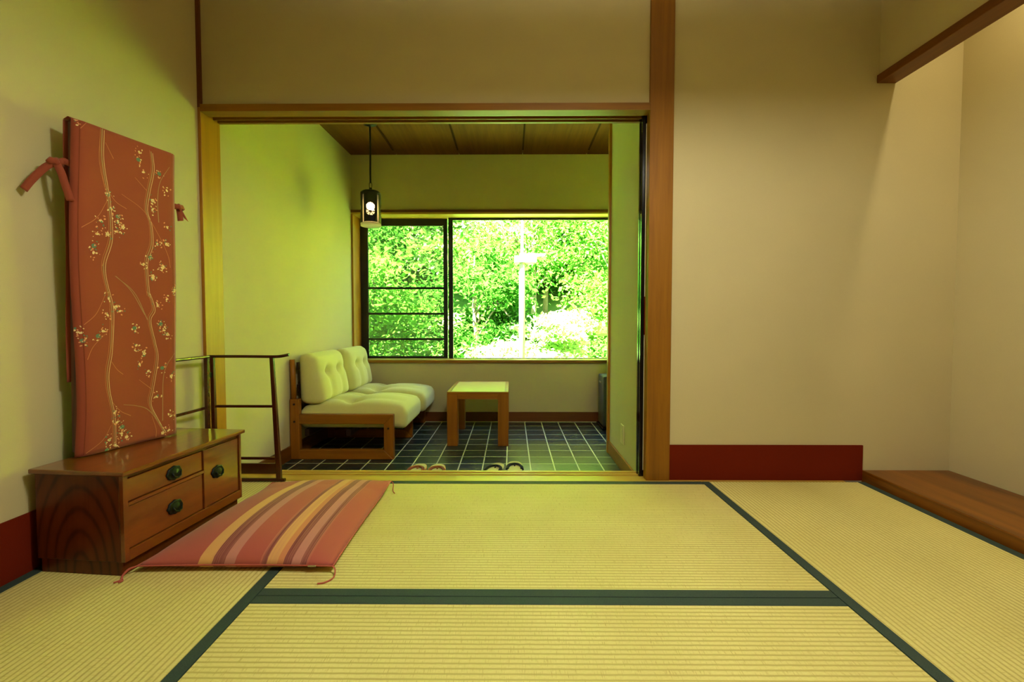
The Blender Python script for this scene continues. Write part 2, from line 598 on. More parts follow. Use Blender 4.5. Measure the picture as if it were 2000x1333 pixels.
# ---- sliding doors pushed open behind the wall
def sliding_door(name, label, x0, y0, paper):
    d = struct(empty(name), label)
    y1 = y0 + 0.022
    x1 = x0 + 0.86
    z0, z1 = -0.003, 1.792
    box('stile', x0, x0 + 0.018, y0, y1, z0, z1, M_black, d, 0.002)
    box('stile', x1 - 0.018, x1, y0, y1, z0, z1, M_black, d, 0.002)
    box('rail', x0 + 0.018, x1 - 0.018, y0, y1, z0, 0.03, M_black, d)
    box('rail', x0 + 0.018, x1 - 0.018, y0, y1, 1.745, z1, M_black, d)
    box('paper_panel', x0 + 0.018, x1 - 0.018, y0 + 0.004, y1 - 0.004, 0.03, 1.745, paper, d)
    return d
d1 = sliding_door('door_1', 'paper sliding door with black lacquer frame and red band', 0.640, 2.263, M_paper)
box('red_band', 0.658, 1.482, 2.2645, 2.267, 0.71, 0.90, M_red, d1)
sliding_door('door_2', 'rear sliding door with black lacquer frame', 0.640, 2.299, M_paper)

# ================================================================== LAMPS OF THE ROOM
def area(name, loc, size, energy, color, rot=(0, 0, 0), parent=None, shape='RECTANGLE', spread=180):
    d = bpy.data.lights.new(name, 'AREA')
    d.shape = shape
    d.size = size[0]
    if shape in ('RECTANGLE', 'ELLIPSE'):
        d.size_y = size[1]
    d.energy = energy
    d.color = color
    d.spread = math.radians(spread)
    o = bpy.data.objects.new(name, d)
    COL.objects.link(o)
    o.location = loc
    o.rotation_euler = rot
    if parent:
        o.parent = parent
    return o

M_white_shade = plain('white_lamp_shade', (225, 215, 190), 0.6, 0.03)
M_bulb = Mat('lit_bulb')
M_bulb.b.inputs['Emission Color'].default_value = (1.0, 0.72, 0.42, 1)
M_bulb.b.inputs['Emission Strength'].default_value = 60.0
M_bulb.col((1.0, 0.9, 0.7, 1))
M_bulb = M_bulb.m

rl = tag(empty('ceiling_pendant', (0.36, 0.85, 2.5)), 'square white pendant lamp hanging from the tatami room ceiling', 'lamp')
lathe('canopy', [(0.05, -0.03), (0.05, 0.0)], M_white_shade, rl)
tube('cord', [(0, 0, -0.03), (0, 0, -0.45)], 0.004, M_black, rl, 6)
bm = bmesh.new()
for s in (-1, 1):
    add_box(bm, -0.26, 0.26, s * 0.26 - 0.006, s * 0.26 + 0.006, -0.6, -0.45)
    add_box(bm, s * 0.26 - 0.006, s * 0.26 + 0.006, -0.254, 0.254, -0.6, -0.45)
for s in (-1, 1):
    add_box(bm, -0.254, 0.254, s * 0.06 - 0.004, s * 0.06 + 0.004, -0.46, -0.45)
from_bm('lamp_shade', bm, M_white_shade, rl)
pd = bpy.data.lights.new('pendant_uplight', 'POINT')  # extra point light added inside the shade to brighten the upper walls
pd.energy = 9.0
pd.color = (1.0, 0.97, 0.80)
pd.shadow_soft_size = 0.06
po = bpy.data.objects.new('pendant_uplight', pd)
COL.objects.link(po)
pd.energy = 38.0
po.location = (0, 0, -0.54)
po.parent = rl
area('pendant_light', (0, 0, -0.59), (0.46, 0.46), 16, (1.0, 0.98, 0.76), (0, 0, 0), rl)

tk = tag(empty('alcove_lamp', (1.90, 1.35, 2.36)), 'strip lamp hidden behind the alcove beam', 'lamp')
box('housing', -0.03, 0.03, -0.55, 0.55, 0.0, 0.05, M_white_shade, tk, 0.004)
area('strip_light', (0, 0, -0.004), (0.05, 1.0), 7, (1.0, 0.86, 0.52), (0, 0, 0), tk)

# ================================================================== OBJECTS
def world_child(o, parent):
    o.parent = parent
    o.matrix_parent_inverse = parent.matrix_basis.inverted()
    return o

# ------------------------------------------------------------------ dresser with mirror
def dresser_wood(name, lo, hi, rings):
    M = Mat(name)
    v = M.coords()
    if rings:
        mp = M.coords((2.3, 0.0, 1.0))
        wv = M.n('ShaderNodeTexWave', wave_type='RINGS', rings_direction='SPHERICAL')
        wv.inputs['Scale'].default_value = 4.6
        wv.inputs['Distortion'].default_value = 1.6
        wv.inputs['Detail'].default_value = 2.0
        wv.inputs['Detail Scale'].default_value = 0.7
        M.l(mp, wv.inputs['Vector'])
        f = M.ramp(wv.outputs['Fac'], [(0.0, (0.12, 0.12, 0.12, 1)), (0.3, (0.62, 0.62, 0.62, 1)), (1.0, (0.8, 0.8, 0.8, 1))])
        g = M.noise(M.coords((1, 1, 0.05)), 60, 4)
        k = M.math('ADD', M.math('MULTIPLY', f, 0.5), M.math('MULTIPLY', g, 0.5))
    else:
        g = M.noise(M.coords((1, 0.08, 1)), 26, 5, 0.6, 1.0)
        f = M.noise(M.coords((1, 0.2, 1)), 8, 3, 0.5, 2.0)
        k = M.math('ADD', M.math('MULTIPLY', f, 0.5), M.math('MULTIPLY', g, 0.5))
    M.col(M.ramp(k, [(0.28, lin(lo)), (0.72, lin(hi))]))
    M.rough(0.4 if rings else 0.28)
    M.spec(0.3 if rings else 0.5)
    M.b.inputs['Coat Weight'].default_value = 0.15 if rings else 1.0
    M.b.inputs['Coat Roughness'].default_value = 0.05
    return M.m
D_side = dresser_wood('dresser_end_grain_figure', (62, 22, 5), (100, 42, 11), True)
D_front = dresser_wood('dresser_front_wood', (92, 40, 5), (132, 66, 14), False)
D_top = dresser_wood('dresser_top_wood', (98, 46, 7), (132, 68, 14), False)
M_iron = plain('dark_cast_iron', (22, 30, 28), 0.45, 0.2, 200, 0.3, 0.6)
dr = tag(empty('mirror_dresser', (-1.2955, 1.6205, 0), math.radians(-5.0)),
         'low brown lacquered wooden dresser with drawers and a tall standing mirror', 'dresser')
box('plinth', -0.143, 0.132, -0.256, 0.256, 0.0, 0.045, D_side, dr, 0.002)
boxes('body', [(-0.149, 0.134, -0.262, 0.262, 0.045, 0.3115)], D_side, dr, 0.002)
ff = [(-0.262, -0.246, 0.045, 0.3115), (0.058, 0.072, 0.078, 0.298), (0.252, 0.262, 0.045, 0.3115),
      (-0.246, 0.252, 0.045, 0.078), (-0.246, 0.058, 0.214, 0.224)]
boxes('face_frame', [(0.134, 0.148, a, b, c, d) for a, b, c, d in ff], D_front, dr, 0.001)
box('shadow_rail', 0.134, 0.137, -0.246, 0.252, 0.298, 0.3115, D_side, dr)
box('top_board', -0.158, 0.160, -0.273, 0.273, 0.3125, 0.327, D_top, dr, 0.004, 3)
def pull(parent, x, y, z):
    bm = bmesh.new()
    n = 28
    rings = []
    for r, h in ((1.0, 0.0), (1.0, 0.004), (0.86, 0.007), (0.74, 0.005), (0.5, 0.008), (0.22, 0.012), (0.02, 0.013)):
        ring = []
        for k in range(n):
            a = 2 * PI * k / n
            wob = 1 + (0.06 * math.cos(8 * a) if r > 0.9 else 0)
            ring.append(bm.verts.new((x + h, y + 0.031 * r * wob * math.cos(a), z + 0.024 * r * wob * math.sin(a))))
        rings.append(ring)
    for a, b in zip(rings, rings[1:]):
        for k in range(n):
            bm.faces.new((a[k], a[(k + 1) % n], b[(k + 1) % n], b[k]))
    bm.faces.new(rings[-1])
    add_tube(bm, [(x + 0.012, y - 0.018, z + 0.004), (x + 0.017, y - 0.012, z - 0.010), (x + 0.018, y, z - 0.015), (x + 0.017, y + 0.012, z - 0.010), (x + 0.012, y + 0.018, z + 0.004)], 0.0028, 6)
    return from_bm('pull', bm, M_iron, parent, True)
dd = box('drawer', 0.134, 0.1425, -0.244, 0.056, 0.0795, 0.2125, D_front, dr, 0.002)
pull(dd, 0.1425, -0.072, 0.140)
dd = box('drawer', 0.134, 0.1425, -0.244, 0.056, 0.2255, 0.2965, D_front, dr, 0.002)
pull(dd, 0.1425, -0.072, 0.258)
dd = box('door', 0.134, 0.1425, 0.074, 0.250, 0.0795, 0.2965, D_front, dr, 0.002)
pull(dd, 0.1425, 0.130, 0.196)

# cover frame: local x along the mirror's width, -y towards the room
CB = Vector((-1.426, 1.468, 0.0))
CA = math.atan2(0.965, 0.261)
CM = Matrix.Translation(CB) @ Matrix.Rotation(CA, 4, 'Z')
LEAN = 0.03
def cov(x, y, z):
    return Vector((x, y - LEAN * (z - 0.328), z))
bm = bmesh.new()
def slanted_box(bm, x0, x1, y0, y1, z0, z1):
    vs = add_box(bm, x0, x1, y0, y1, z0, z1)
    for v in vs:
        v.co = CM @ cov(*v.co)
slanted_box(bm, 0.006, 0.334, 0.008, 0.031, 0.345, 1.418)
world_child(from_bm('mirror_board', bm, D_side), dr)
bm = bmesh.new()
slanted_box(bm, 0.05, 0.29, 0.002, 0.040, 0.3268, 0.3455)
world_child(from_bm('mirror_foot', bm, D_side), dr)

# ------------------------------------------------------------------ mirror cover
def cloth(name, c, var=0.06):
    M = Mat(name)
    v = M.coords()
    f = M.noise(v, 1500, 2, 0.6)
    g = M.noise(v, 5, 2)
    c0 = lin(c)
    k = M.math('ADD', M.math('MULTIPLY', f, 0.5), M.math('MULTIPLY', g, 0.5))
    M.col(M.ramp(k, [(0.35, tuple(x * (1 - var) for x in c0[:3]) + (1,)), (0.65, tuple(x * (1 + var) for x in c0[:3]) + (1,))]))
    M.rough(0.85)
    M.spec(0.2)
    M.b.inputs['Sheen Weight'].default_value = 0.15
    M.bump(f, 0.15, 0.0008)
    return M.m
C_rust = cloth('rust_cloth', (150, 72, 48))
C_cream = plain('cream_print', (236, 208, 148), 0.85, 0.05)
C_peach = plain('peach_print', (226, 152, 100), 0.85, 0.05)
C_teal = plain('teal_print', (96, 128, 96), 0.85, 0.05)
C_stem = plain('olive_stem_print', (168, 130, 82), 0.85, 0.05)
C_line = plain('tan_line_print', (196, 122, 72), 0.85, 0.05)
mc = tag(empty('mirror_cover', (CB.x, CB.y, 0.328), CA), 'rust red cloth cover with trailing flower print draped over the dresser mirror', 'cover')
CW, CZ0, CZ1 = 0.342, 0.0022, 1.097
def cover_front(u, v):
    """point on the front sheet, u across, v up (local to the cover)"""
    x = u * CW
    z = CZ0 + v * (CZ1 - CZ0)
    y = 0.0
    e = min(u, 1 - u)
    y += 0.012 * max(0, 1 - e / 0.085) ** 2                         # the side hems turn back
    y -= 0.004 * math.sin(u * 7 + 0.6) * (1 - v) ** 1.5 + 0.0025 * math.sin(u * 3.1 + v * 9)
    x += 0.006 * math.sin(v * 6.2 + 0.5) * (1 - u) - 0.004 * max(0, 0.12 - v) / 0.12 * (1 - u)
    return Vector((x, y - LEAN * z, z))
NU, NV = 28, 70
bm = bmesh.new()
gr = [[bm.verts.new(cover_front(i / NU, j / NV)) for i in range(NU + 1)] for j in range(NV + 1)]
for j in range(NV):
    for i in range(NU):
        bm.faces.new((gr[j][i], gr[j][i + 1], gr[j + 1][i + 1], gr[j + 1][i]))
# over the top edge
top2 = [bm.verts.new((i / NU * CW, 0.020 - LEAN * CZ1, CZ1 + 0.006)) for i in range(NU + 1)]
top3 = [bm.verts.new((i / NU * CW, 0.040 - LEAN * CZ1, CZ1)) for i in range(NU + 1)]
for i in range(NU):
    bm.faces.new((gr[NV][i], gr[NV][i + 1], top2[i + 1], top2[i]))
    bm.faces.new((top2[i], top2[i + 1], top3[i + 1], top3[i]))
f1 = from_bm('front_cloth', bm, C_rust, mc, True)
so = f1.modifiers.new('thick', 'SOLIDIFY'); so.thickness = 0.0016; so.offset = 1.0
bm = bmesh.new()
gr = [[bm.verts.new((i / 10 * CW, 0.0415 + 0.003 * math.sin(i * 0.9 + j * 0.3) - LEAN * (0.25 + (CZ1 - 0.25) * j / 30), 0.25 + (CZ1 - 0.25) * j / 30)) for i in range(11)] for j in range(31)]
for j in range(30):
    for i in range(10):
        bm.faces.new((gr[j][i], gr[j][i + 1], gr[j + 1][i + 1], gr[j + 1][i]))
f2 = from_bm('back_cloth', bm, C_rust, mc, True)
so = f2.modifiers.new('thick', 'SOLIDIFY'); so.thickness = 0.0016
VINES=[[(0.239,1.000),(0.236,0.912),(0.271,0.834),(0.292,0.795),(0.313,0.724),(0.311,0.661),(0.256,0.596),(0.255,0.555),(0.279,0.514),(0.314,0.459),(0.312,0.398),(0.287,0.313),(0.249,0.253),(0.248,0.203),(0.268,0.161),(0.303,0.098),(0.316,0.009)],
[(0.224,0.999),(0.214,0.899),(0.263,0.823)],
[(0.713,0.982),(0.730,0.925),(0.684,0.849),(0.656,0.785),(0.699,0.738),(0.707,0.671),(0.653,0.612),(0.660,0.544),(0.677,0.494),(0.677,0.506),(0.728,0.452),(0.684,0.414),(0.734,0.337),(0.759,0.281),(0.705,0.177),(0.678,0.128),(0.747,0.074),(0.836,0.017)],
[(0.915,0.950),(0.811,0.888),(0.782,0.823),(0.790,0.749)],
[(0.971,0.295),(0.876,0.255),(0.830,0.200),(0.818,0.058)],
[(0.416,0.815),(0.630,0.778),(0.771,0.714),(0.882,0.644),(0.911,0.598)],
[(0.362,0.553),(0.505,0.508),(0.640,0.431)],
[(0.353,0.553),(0.537,0.503),(0.667,0.414)],
[(0.402,0.138),(0.561,0.124),(0.678,0.101),(0.818,0.035)],
[(0.292,0.789),(0.201,0.727),(0.073,0.688)],
[(0.263,0.833),(0.353,0.789),(0.463,0.771)],
[(0.264,0.493),(0.177,0.433),(0.068,0.399)],
[(0.246,0.369),(0.133,0.331),(0.078,0.293)],
[(0.294,0.282),(0.345,0.255),(0.405,0.237)],
[(0.283,0.155),(0.371,0.119),(0.479,0.097)],
[(0.281,0.079),(0.207,0.038),(0.068,0.008)],
[(0.703,0.082),(0.746,0.035),(0.746,0.006)],
[(0.267,0.961),(0.341,0.918)],
[(0.547,0.880),(0.666,0.847)],
[(0.571,0.213),(0.697,0.177)],
[(0.311,0.661),(0.241,0.580)],
[(0.280,0.293),(0.318,0.373),(0.299,0.449)],
[(0.112,1.004),(0.056,0.977)]]
BLOOMS=[(0.321,0.761),(0.382,0.741),(0.382,0.726),(0.429,0.710),(0.230,0.718),(0.200,0.676),(0.173,0.639),(0.169,0.618),(0.289,0.681),(0.366,0.693),(0.591,0.966),(0.582,0.941),(0.633,0.905),(0.728,0.819),(0.727,0.790),(0.770,0.674),(0.697,0.625),(0.626,0.600),(0.723,0.563),(0.834,0.601),(0.885,0.866),(0.802,0.916),(0.884,0.738),(0.873,0.679),(0.964,0.522),(0.024,1.000),(0.292,0.802),(0.292,0.481),(0.350,0.454),(0.395,0.442),(0.232,0.379),(0.182,0.364),(0.276,0.429),(0.721,0.556),(0.827,0.595),(0.771,0.464),(0.806,0.400),(0.841,0.377),(0.878,0.363),(0.870,0.487),(0.964,0.517),(0.534,0.387),(0.549,0.329),(0.631,0.300),(0.580,0.264),(0.672,0.239),(0.821,0.245),(0.757,0.146),(0.922,0.213),(0.311,0.118),(0.340,0.085),(0.393,0.066),(0.385,0.045),(0.438,0.030),(0.265,0.034),(0.323,0.013),(0.249,0.002),(0.911,0.069),(0.818,0.015),(0.882,0.019),(0.044,0.375),(0.051,0.351)]
bm = bmesh.new()
OFF = Vector((0, -0.0022, 0))
def cp(u, v):
    return cover_front(u, max(0.001, min(0.999, v))) + OFF
def ribbon(pts, w0, w1, mi):
    pts = [(max(0.0, min(1.0, p[0])), p[1]) for p in spline(pts, 7)]
    n = len(pts)
    prev = None
    for i, p in enumerate(pts):
        q0, q1 = pts[max(0, i - 1)], pts[min(n - 1, i + 1)]
        du, dv = (q1[0] - q0[0]) * CW, (q1[1] - q0[1]) * CZ1
        l = math.hypot(du, dv) or 1
        ww = w0 + (w1 - w0) * i / (n - 1)
        a = bm.verts.new(cp(p[0] - dv / l * ww / CW, p[1] + du / l * ww / CZ1))
        b = bm.verts.new(cp(p[0] + dv / l * ww / CW, p[1] - du / l * ww / CZ1))
        if prev:
            f = bm.faces.new((prev[0], prev[1], b, a))
            f.material_index = mi
        prev = (a, b)
def petal(u, v, r, asp, ang, mi, n=7):
    vs = []
    for k in range(n):
        a = 2 * PI * k / n
        x, y = r * math.cos(a), r * asp * math.sin(a)
        vs.append(bm.verts.new(cp(max(0, min(1, u + (x * math.cos(ang) - y * math.sin(ang)) / CW)), v + (x * math.sin(ang) + y * math.cos(ang)) / CZ1)))
    f = bm.faces.new(vs)
    f.material_index = mi
for i, vn in enumerate(VINES):
    if i in (0, 2):
        ribbon(vn, 0.0021, 0.0013, 3)
        ribbon([(p[0] + 0.018, p[1] - 0.004) for p in vn], 0.0007, 0.0007, 0)
        ribbon([(p[0] - 0.016, p[1] + 0.003) for p in vn], 0.0006, 0.0006, 4)
    elif i in (3, 4, 7, 8, 6):
        ribbon(vn, 0.0007, 0.0016, 3)
    else:
        ribbon(vn, 0.0006, 0.0010, 4)
for uu in (0.052, 0.945):
    ribbon([(uu, 0.004), (uu + 0.004, 0.25), (uu, 0.5), (uu - 0.003, 0.75), (uu, 0.996)], 0.0007, 0.0007, 5)
for i, (u, v) in enumerate(BLOOMS):
    n = random.randint(9, 14)
    for k in range(n):
        a = random.uniform(0, 2 * PI)
        d = random.uniform(0.002, 0.019)
        petal(u + d * math.cos(a) / CW, v + d * math.sin(a) * 1.3 / CZ1, random.uniform(0.0018, 0.0042), random.uniform(0.45, 0.8), random.uniform(0, PI), random.choice((0, 0, 1, 1, 2)))
    if i % 5 == 1:
        petal(u, v, 0.0075, 0.95, 0, 2, 12)
    elif i % 5 == 3:
        for k in range(5):
            a = k * 2 * PI / 5
            petal(u + 0.004 * math.cos(a) / CW, v + 0.004 * math.sin(a) / CZ1, 0.0032, 0.8, a, 0)
    else:
        petal(u, v, 0.006, 0.6, random.uniform(0, PI), 0, 9)
fp = from_bm('floral_print', bm, [C_cream, C_peach, C_teal, C_stem, C_line, cloth('dark_seam_cloth', (120, 54, 30))], mc)

def strip(bm, pts, wvec, width, th=0.0015):
    """flat ribbon of cloth through world points"""
    pts = [Vector(p) for p in spline(pts, 6)]
    wv = Vector(wvec).normalized() * width / 2
    n = len(pts)
    rows = []
    for i, p in enumerate(pts):
        d = (pts[min(n - 1, i + 1)] - pts[max(0, i - 1)]).normalized()
        nn = d.cross(wv).normalized() * th
        rows.append([bm.verts.new(q) for q in (p - wv + nn, p + wv + nn, p + wv - nn, p - wv - nn)])
    for a, b in zip(rows, rows[1:]):
        for k in range(4):
            bm.faces.new((a[k], a[(k + 1) % 4], b[(k + 1) % 4], b[k]))
    bm.faces.new(rows[0][::-1])
    bm.faces.new(rows[-1])
def tie(knot, tails):
    bm = bmesh.new()
    k = Vector(knot)
    add_tube(bm, [k + Vector((0.004, 0.022, -0.004)), k + Vector((0.003, 0.012, 0.004)), k, k + Vector((-0.004, -0.012, 0.002)), k + Vector((-0.005, -0.020, -0.006))], [0.006, 0.010, 0.012, 0.011, 0.007], 10)
    add_tube(bm, [k + Vector((0.0, 0.002, 0.012)), k + Vector((0.006, -0.004, 0.0)), k + Vector((0.0, 0.0, -0.012))], [0.006, 0.008, 0.006], 8)
    for t, wv in tails:
        strip(bm, [knot] + t, wv, 0.020, 0.002)
    return world_child(from_bm('ribbon_tie', bm, C_rust, None, True), mc)
tie((-1.436, 1.444, 1.280), [([(-1.450, 1.424, 1.258), (-1.466, 1.398, 1.212), (-1.478, 1.384, 1.178)], (-0.455, -0.645, 0.665)),
                             ([(-1.418, 1.442, 1.245), (-1.410, 1.447, 1.203), (-1.405, 1.456, 1.163)], (-0.74, -0.68, -0.21)),
                             ([(-1.425, 1.458, 1.288), (-1.412, 1.466, 1.282)], (0, 0, 1))])
tie((-1.352, 1.857, 1.240), [([(-1.350, 1.872, 1.225), (-1.345, 1.890, 1.197)], (-0.455, -0.645, 0.665)), ([(-1.352, 1.863, 1.215), (-1.352, 1.866, 1.188)], (-0.74, -0.68, -0.21))])

# ------------------------------------------------------------------ floor cushion
def cushion_mat():
    M = Mat('striped_cushion_cloth')
    tc = M.n('ShaderNodeTexCoord')
    sp = M.n('ShaderNodeSeparateXYZ')
    M.l(tc.outputs['UV'], sp.inputs[0])
    x = sp.outputs[0]
    nz = M.noise(M.coords((1, 0.15, 1), kind='UV'), 14, 2)
    xx = M.math('ADD', x, M.math('MULTIPLY', M.math('SUBTRACT', nz, 0.5), 0.006))
    base, yel, pur, lp, ora = lin((182, 92, 80)), lin((226, 172, 104)), lin((128, 62, 64)), lin((196, 132, 122)), lin((212, 138, 86))
    stops = [(0.0, base), (0.300, yel), (0.368, pur), (0.432, lp), (0.487, base), (0.628, pur), (0.652, yel), (0.705, ora), (0.735, pur), (0.780, lp), (0.826, pur), (0.858, base)]
    c = M.ramp(xx, stops, 'CONSTANT')
    # fine warp threads inside the streaked bands
    th = M.noise(M.coords((230, 1.2, 1), kind='UV'), 1.0, 2, 0.7)
    in1 = M.math('MULTIPLY', M.math('GREATER_THAN', x, 0.362), M.math('LESS_THAN', x, 0.487))
    in2 = M.math('MULTIPLY', M.math('GREATER_THAN', x, 0.618), M.math('LESS_THAN', x, 0.868))
    band = M.math('ADD', in1, in2)
    thr = M.ramp(th, [(0.42, (0, 0, 0, 1)), (0.60, (1, 1, 1, 1))])
    fac = M.math('MULTIPLY', M.math('MULTIPLY', band, thr), 0.55)
    c = M.mix(fac, c, lin((206, 138, 112)))
    wv = M.noise(M.coords((900, 700, 1), kind='UV'), 1.0, 2)
    c = M.mix(M.math('MULTIPLY', wv, 0.12), c, lin((120, 60, 50)))
    M.col(c)
    M.rough(0.85)
    M.spec(0.15)
    M.b.inputs['Sheen Weight'].default_value = 0.2
    M.bump(wv, 0.25, 0.001)
    return M.m
M_zabu = cushion_mat()
FL, FR, BR, BL = [np.array(p) for p in ((-1.158, 1.372), (-0.552, 1.376), (-0.560, 2.085), (-1.100, 2.060))]
cen = (FL + FR + BR + BL) / 4
zb = tag(empty('floor_cushion', (cen[0], cen[1], 0.0017)), 'square terracotta floor cushion with yellow and pink stripes on the tatami', 'cushion')
N = 44
bm = bmesh.new()
uvl = bm.loops.layers.uv.new('UVMap')
def zpt(u, v, top):
    a, b = 2 * u - 1, 2 * v - 1
    # sides pull in a little between the corners
    pin = 0.022
    su = a * (1 - pin * (1 - b * b) * abs(a) ** 3)
    sv = b * (1 - pin * (1 - a * a) * abs(b) ** 3)
    uu, vv = (su + 1) / 2, (sv + 1) / 2
    p = FL * (1 - uu) * (1 - vv) + FR * uu * (1 - vv) + BR * uu * vv + BL * (1 - uu) * vv - cen
    e = max(0.0, (1 - a * a)) ** 0.55 * max(0.0, (1 - b * b)) ** 0.55
    ez = 0.020 + 0.014 * (v > 0.8) * (v - 0.8) / 0.2
    if top:
        z = ez + 0.072 * e + 0.003 * math.sin(5 * u + 3 * v) * e
    else:
        z = max(0.0005, ez - 0.06 * e)
    return (p[0], p[1], z)
for top in (True, False):
    g = [[bm.verts.new(zpt(i / N, j / N, top)) for i in range(N + 1)] for j in range(N + 1)]
    for j in range(N):
        for i in range(N):
            q = [(i, j), (i + 1, j), (i + 1, j + 1), (i, j + 1)]
            if not top:
                q = q[::-1]
            f = bm.faces.new([g[b][a] for a, b in q])
            for lp_, (a, b) in zip(f.loops, q):
                lp_[uvl].uv = (a / N, b / N)
bmesh.ops.remove_doubles(bm, verts=bm.verts, dist=0.0004)
from_bm('cushion_body', bm, M_zabu, zb, True)
C_cord = cloth('terracotta_cord', (188, 92, 78))
for u in (0, 1):     # piping along the seam
    pass
bm = bmesh.new()
seam = [zpt(i / N, 0, True) for i in range(N + 1)] + [zpt(1, i / N, True) for i in range(1, N + 1)] + [zpt(1 - i / N, 1, True) for i in range(1, N + 1)] + [zpt(0, 1 - i / N, True) for i in range(1, N)]
add_tube(bm, seam + [seam[0]], 0.0022, 6, False)
from_bm('seam', bm, C_cord, zb, True)
def tassel(c, dirs):
    bm = bmesh.new()
    for d in dirs:
        add_tube(bm, spline([c] + d, 5), 0.0022, 6)
    return from_bm('corner_tassel', bm, C_cord, zb, True)
c = zpt(0, 0, True)
tassel(c, [[(c[0] - 0.014, c[1] - 0.014, 0.018), (c[0] - 0.022, c[1] - 0.028, 0.005), (c[0] - 0.012, c[1] - 0.044, 0.002), (c[0] - 0.022, c[1] - 0.058, 0.0015)],
           [(c[0] - 0.013, c[1] - 0.015, 0.017), (c[0] - 0.018, c[1] - 0.032, 0.004), (c[0] - 0.004, c[1] - 0.047, 0.002), (c[0] - 0.008, c[1] - 0.058, 0.0015)]])
c = zpt(1, 0, True)
tassel(c, [[(c[0] + 0.010, c[1] - 0.008, 0.014), (c[0] + 0.014, c[1] - 0.030, 0.002), (c[0] - 0.002, c[1] - 0.055, 0.001), (c[0] - 0.022, c[1] - 0.062, 0.0015)]])
c = zpt(1, 1, True)
tassel(c, [[(c[0] + 0.012, c[1] - 0.004, 0.022), (c[0] + 0.020, c[1] - 0.040, 0.004), (c[0] + 0.034, c[1] - 0.066, 0.0015)]])
c = zpt(0, 1, True)
tassel(c, [[(c[0] + 0.004, c[1] + 0.010, 0.026), (c[0] + 0.010, c[1] + 0.018, 0.012), (c[0] + 0.022, c[1] + 0.022, 0.003)]])
M_zip = plain('steel_zip', (196, 190, 176), 0.3, 0.05, 30, 0, 1.0)
p0 = zpt(0.895, 0, True)
box('zip_pull', p0[0] - 0.014, p0[0] + 0.012, p0[1] - 0.005, p0[1] - 0.002, p0[2] - 0.002, p0[2] + 0.003, M_zip, zb, 0.001)

# ------------------------------------------------------------------ folding kimono rack
M_rack = plain('dark_brown_lacquer', (66, 26, 9), 0.25, 0.1, 40)
rk = tag(empty('towel_rack', (-1.29, 2.165, 0)), 'dark brown lacquered folding towel rack standing in the corner behind the dresser', 'rack')
def taper(name, x0t, x1t, x0b, x1b, z0, z1, y0, y1):
    bm = bmesh.new()
    vs = [bm.verts.new(p) for p in ((x0b, y0, z0), (x1b, y0, z0), (x1b, y1, z0), (x0b, y1, z0), (x0t, y0, z1), (x1t, y0, z1), (x1t, y1, z1), (x0t, y1, z1))]
    for q in ((0, 1, 2, 3), (4, 5, 6, 7), (0, 1, 5, 4), (1, 2, 6, 5), (2, 3, 7, 6), (3, 0, 4, 7)):
        bm.faces.new([vs[i] for i in q])
    bmesh.ops.recalc_face_normals(bm, faces=bm.faces)
    bmesh.ops.bevel(bm, geom=list(bm.edges), offset=0.002, segments=1, affect='EDGES')
    return bm
def rack_panel(P0, d, right):
    d = Vector((d[0], d[1], 0)).normalized()
    t = Vector((-d.y, d.x, 0))
    Mx = Matrix(((d.x, t.x, 0, P0[0]), (d.y, t.y, 0, P0[1]), (0, 0, 1, 0), (0, 0, 0, 1)))
    pn = world_child(empty('panel'), rk)
    def fin(name, bm):
        bmesh.ops.transform(bm, matrix=Mx, verts=bm.verts)
        o = from_bm(name, bm, M_rack)
        o.parent = pn
        return o
    fin('post', taper('p', 0.000, 0.018, 0.004, 0.024, 0.012, 0.604, -0.009, 0.009))
    fin('post', taper('p', 0.288, 0.306, 0.310, 0.334, 0.012, 0.604, -0.009, 0.009))
    bm = bmesh.new()
    pts = [(-0.006, 0, 0.609), (0.15, 0, 0.609), (0.30, 0, 0.608), (0.345, 0, 0.611), (0.38, 0, 0.618)] if right else [(-0.004, 0, 0.609), (0.15, 0, 0.609), (0.312, 0, 0.609)]
    add_tube(bm, spline(pts, 4), 0.0085, 8, True, 0.85)
    fin('top_rail', bm)
    for z, a, b in ((0.368, 0.018, 0.298), (0.115, 0.022, 0.312)):
        bm = bmesh.new()
        add_box(bm, a, b, -0.006, 0.006, z - 0.006, z + 0.006, 0.0015)
        fin('rail', bm)
    bm = bmesh.new()
    add_box(bm, 0.023, 0.312, -0.005, 0.005, 0.040, 0.090, 0.001)
    fin('lower_board', bm)
    bm = bmesh.new()
    add_tube(bm, spline([(-0.004, 0, 0.0095), (0.15, 0, 0.0095), (0.32, 0, 0.0095), (0.350, 0, 0.0095)], 3), 0.0095, 8, True, 0.9)
    fin('foot_bar', bm)
    return pn
rack_panel((-1.447, 2.172), (1, 0), True)
rack_panel((-1.444, 2.150), (-0.055, -0.996), False)
for z in (0.20, 0.522):
    world_child(box('hinge', -1.449, -1.436, 2.150, 2.163, z - 0.012, z + 0.012, M_iron), rk)

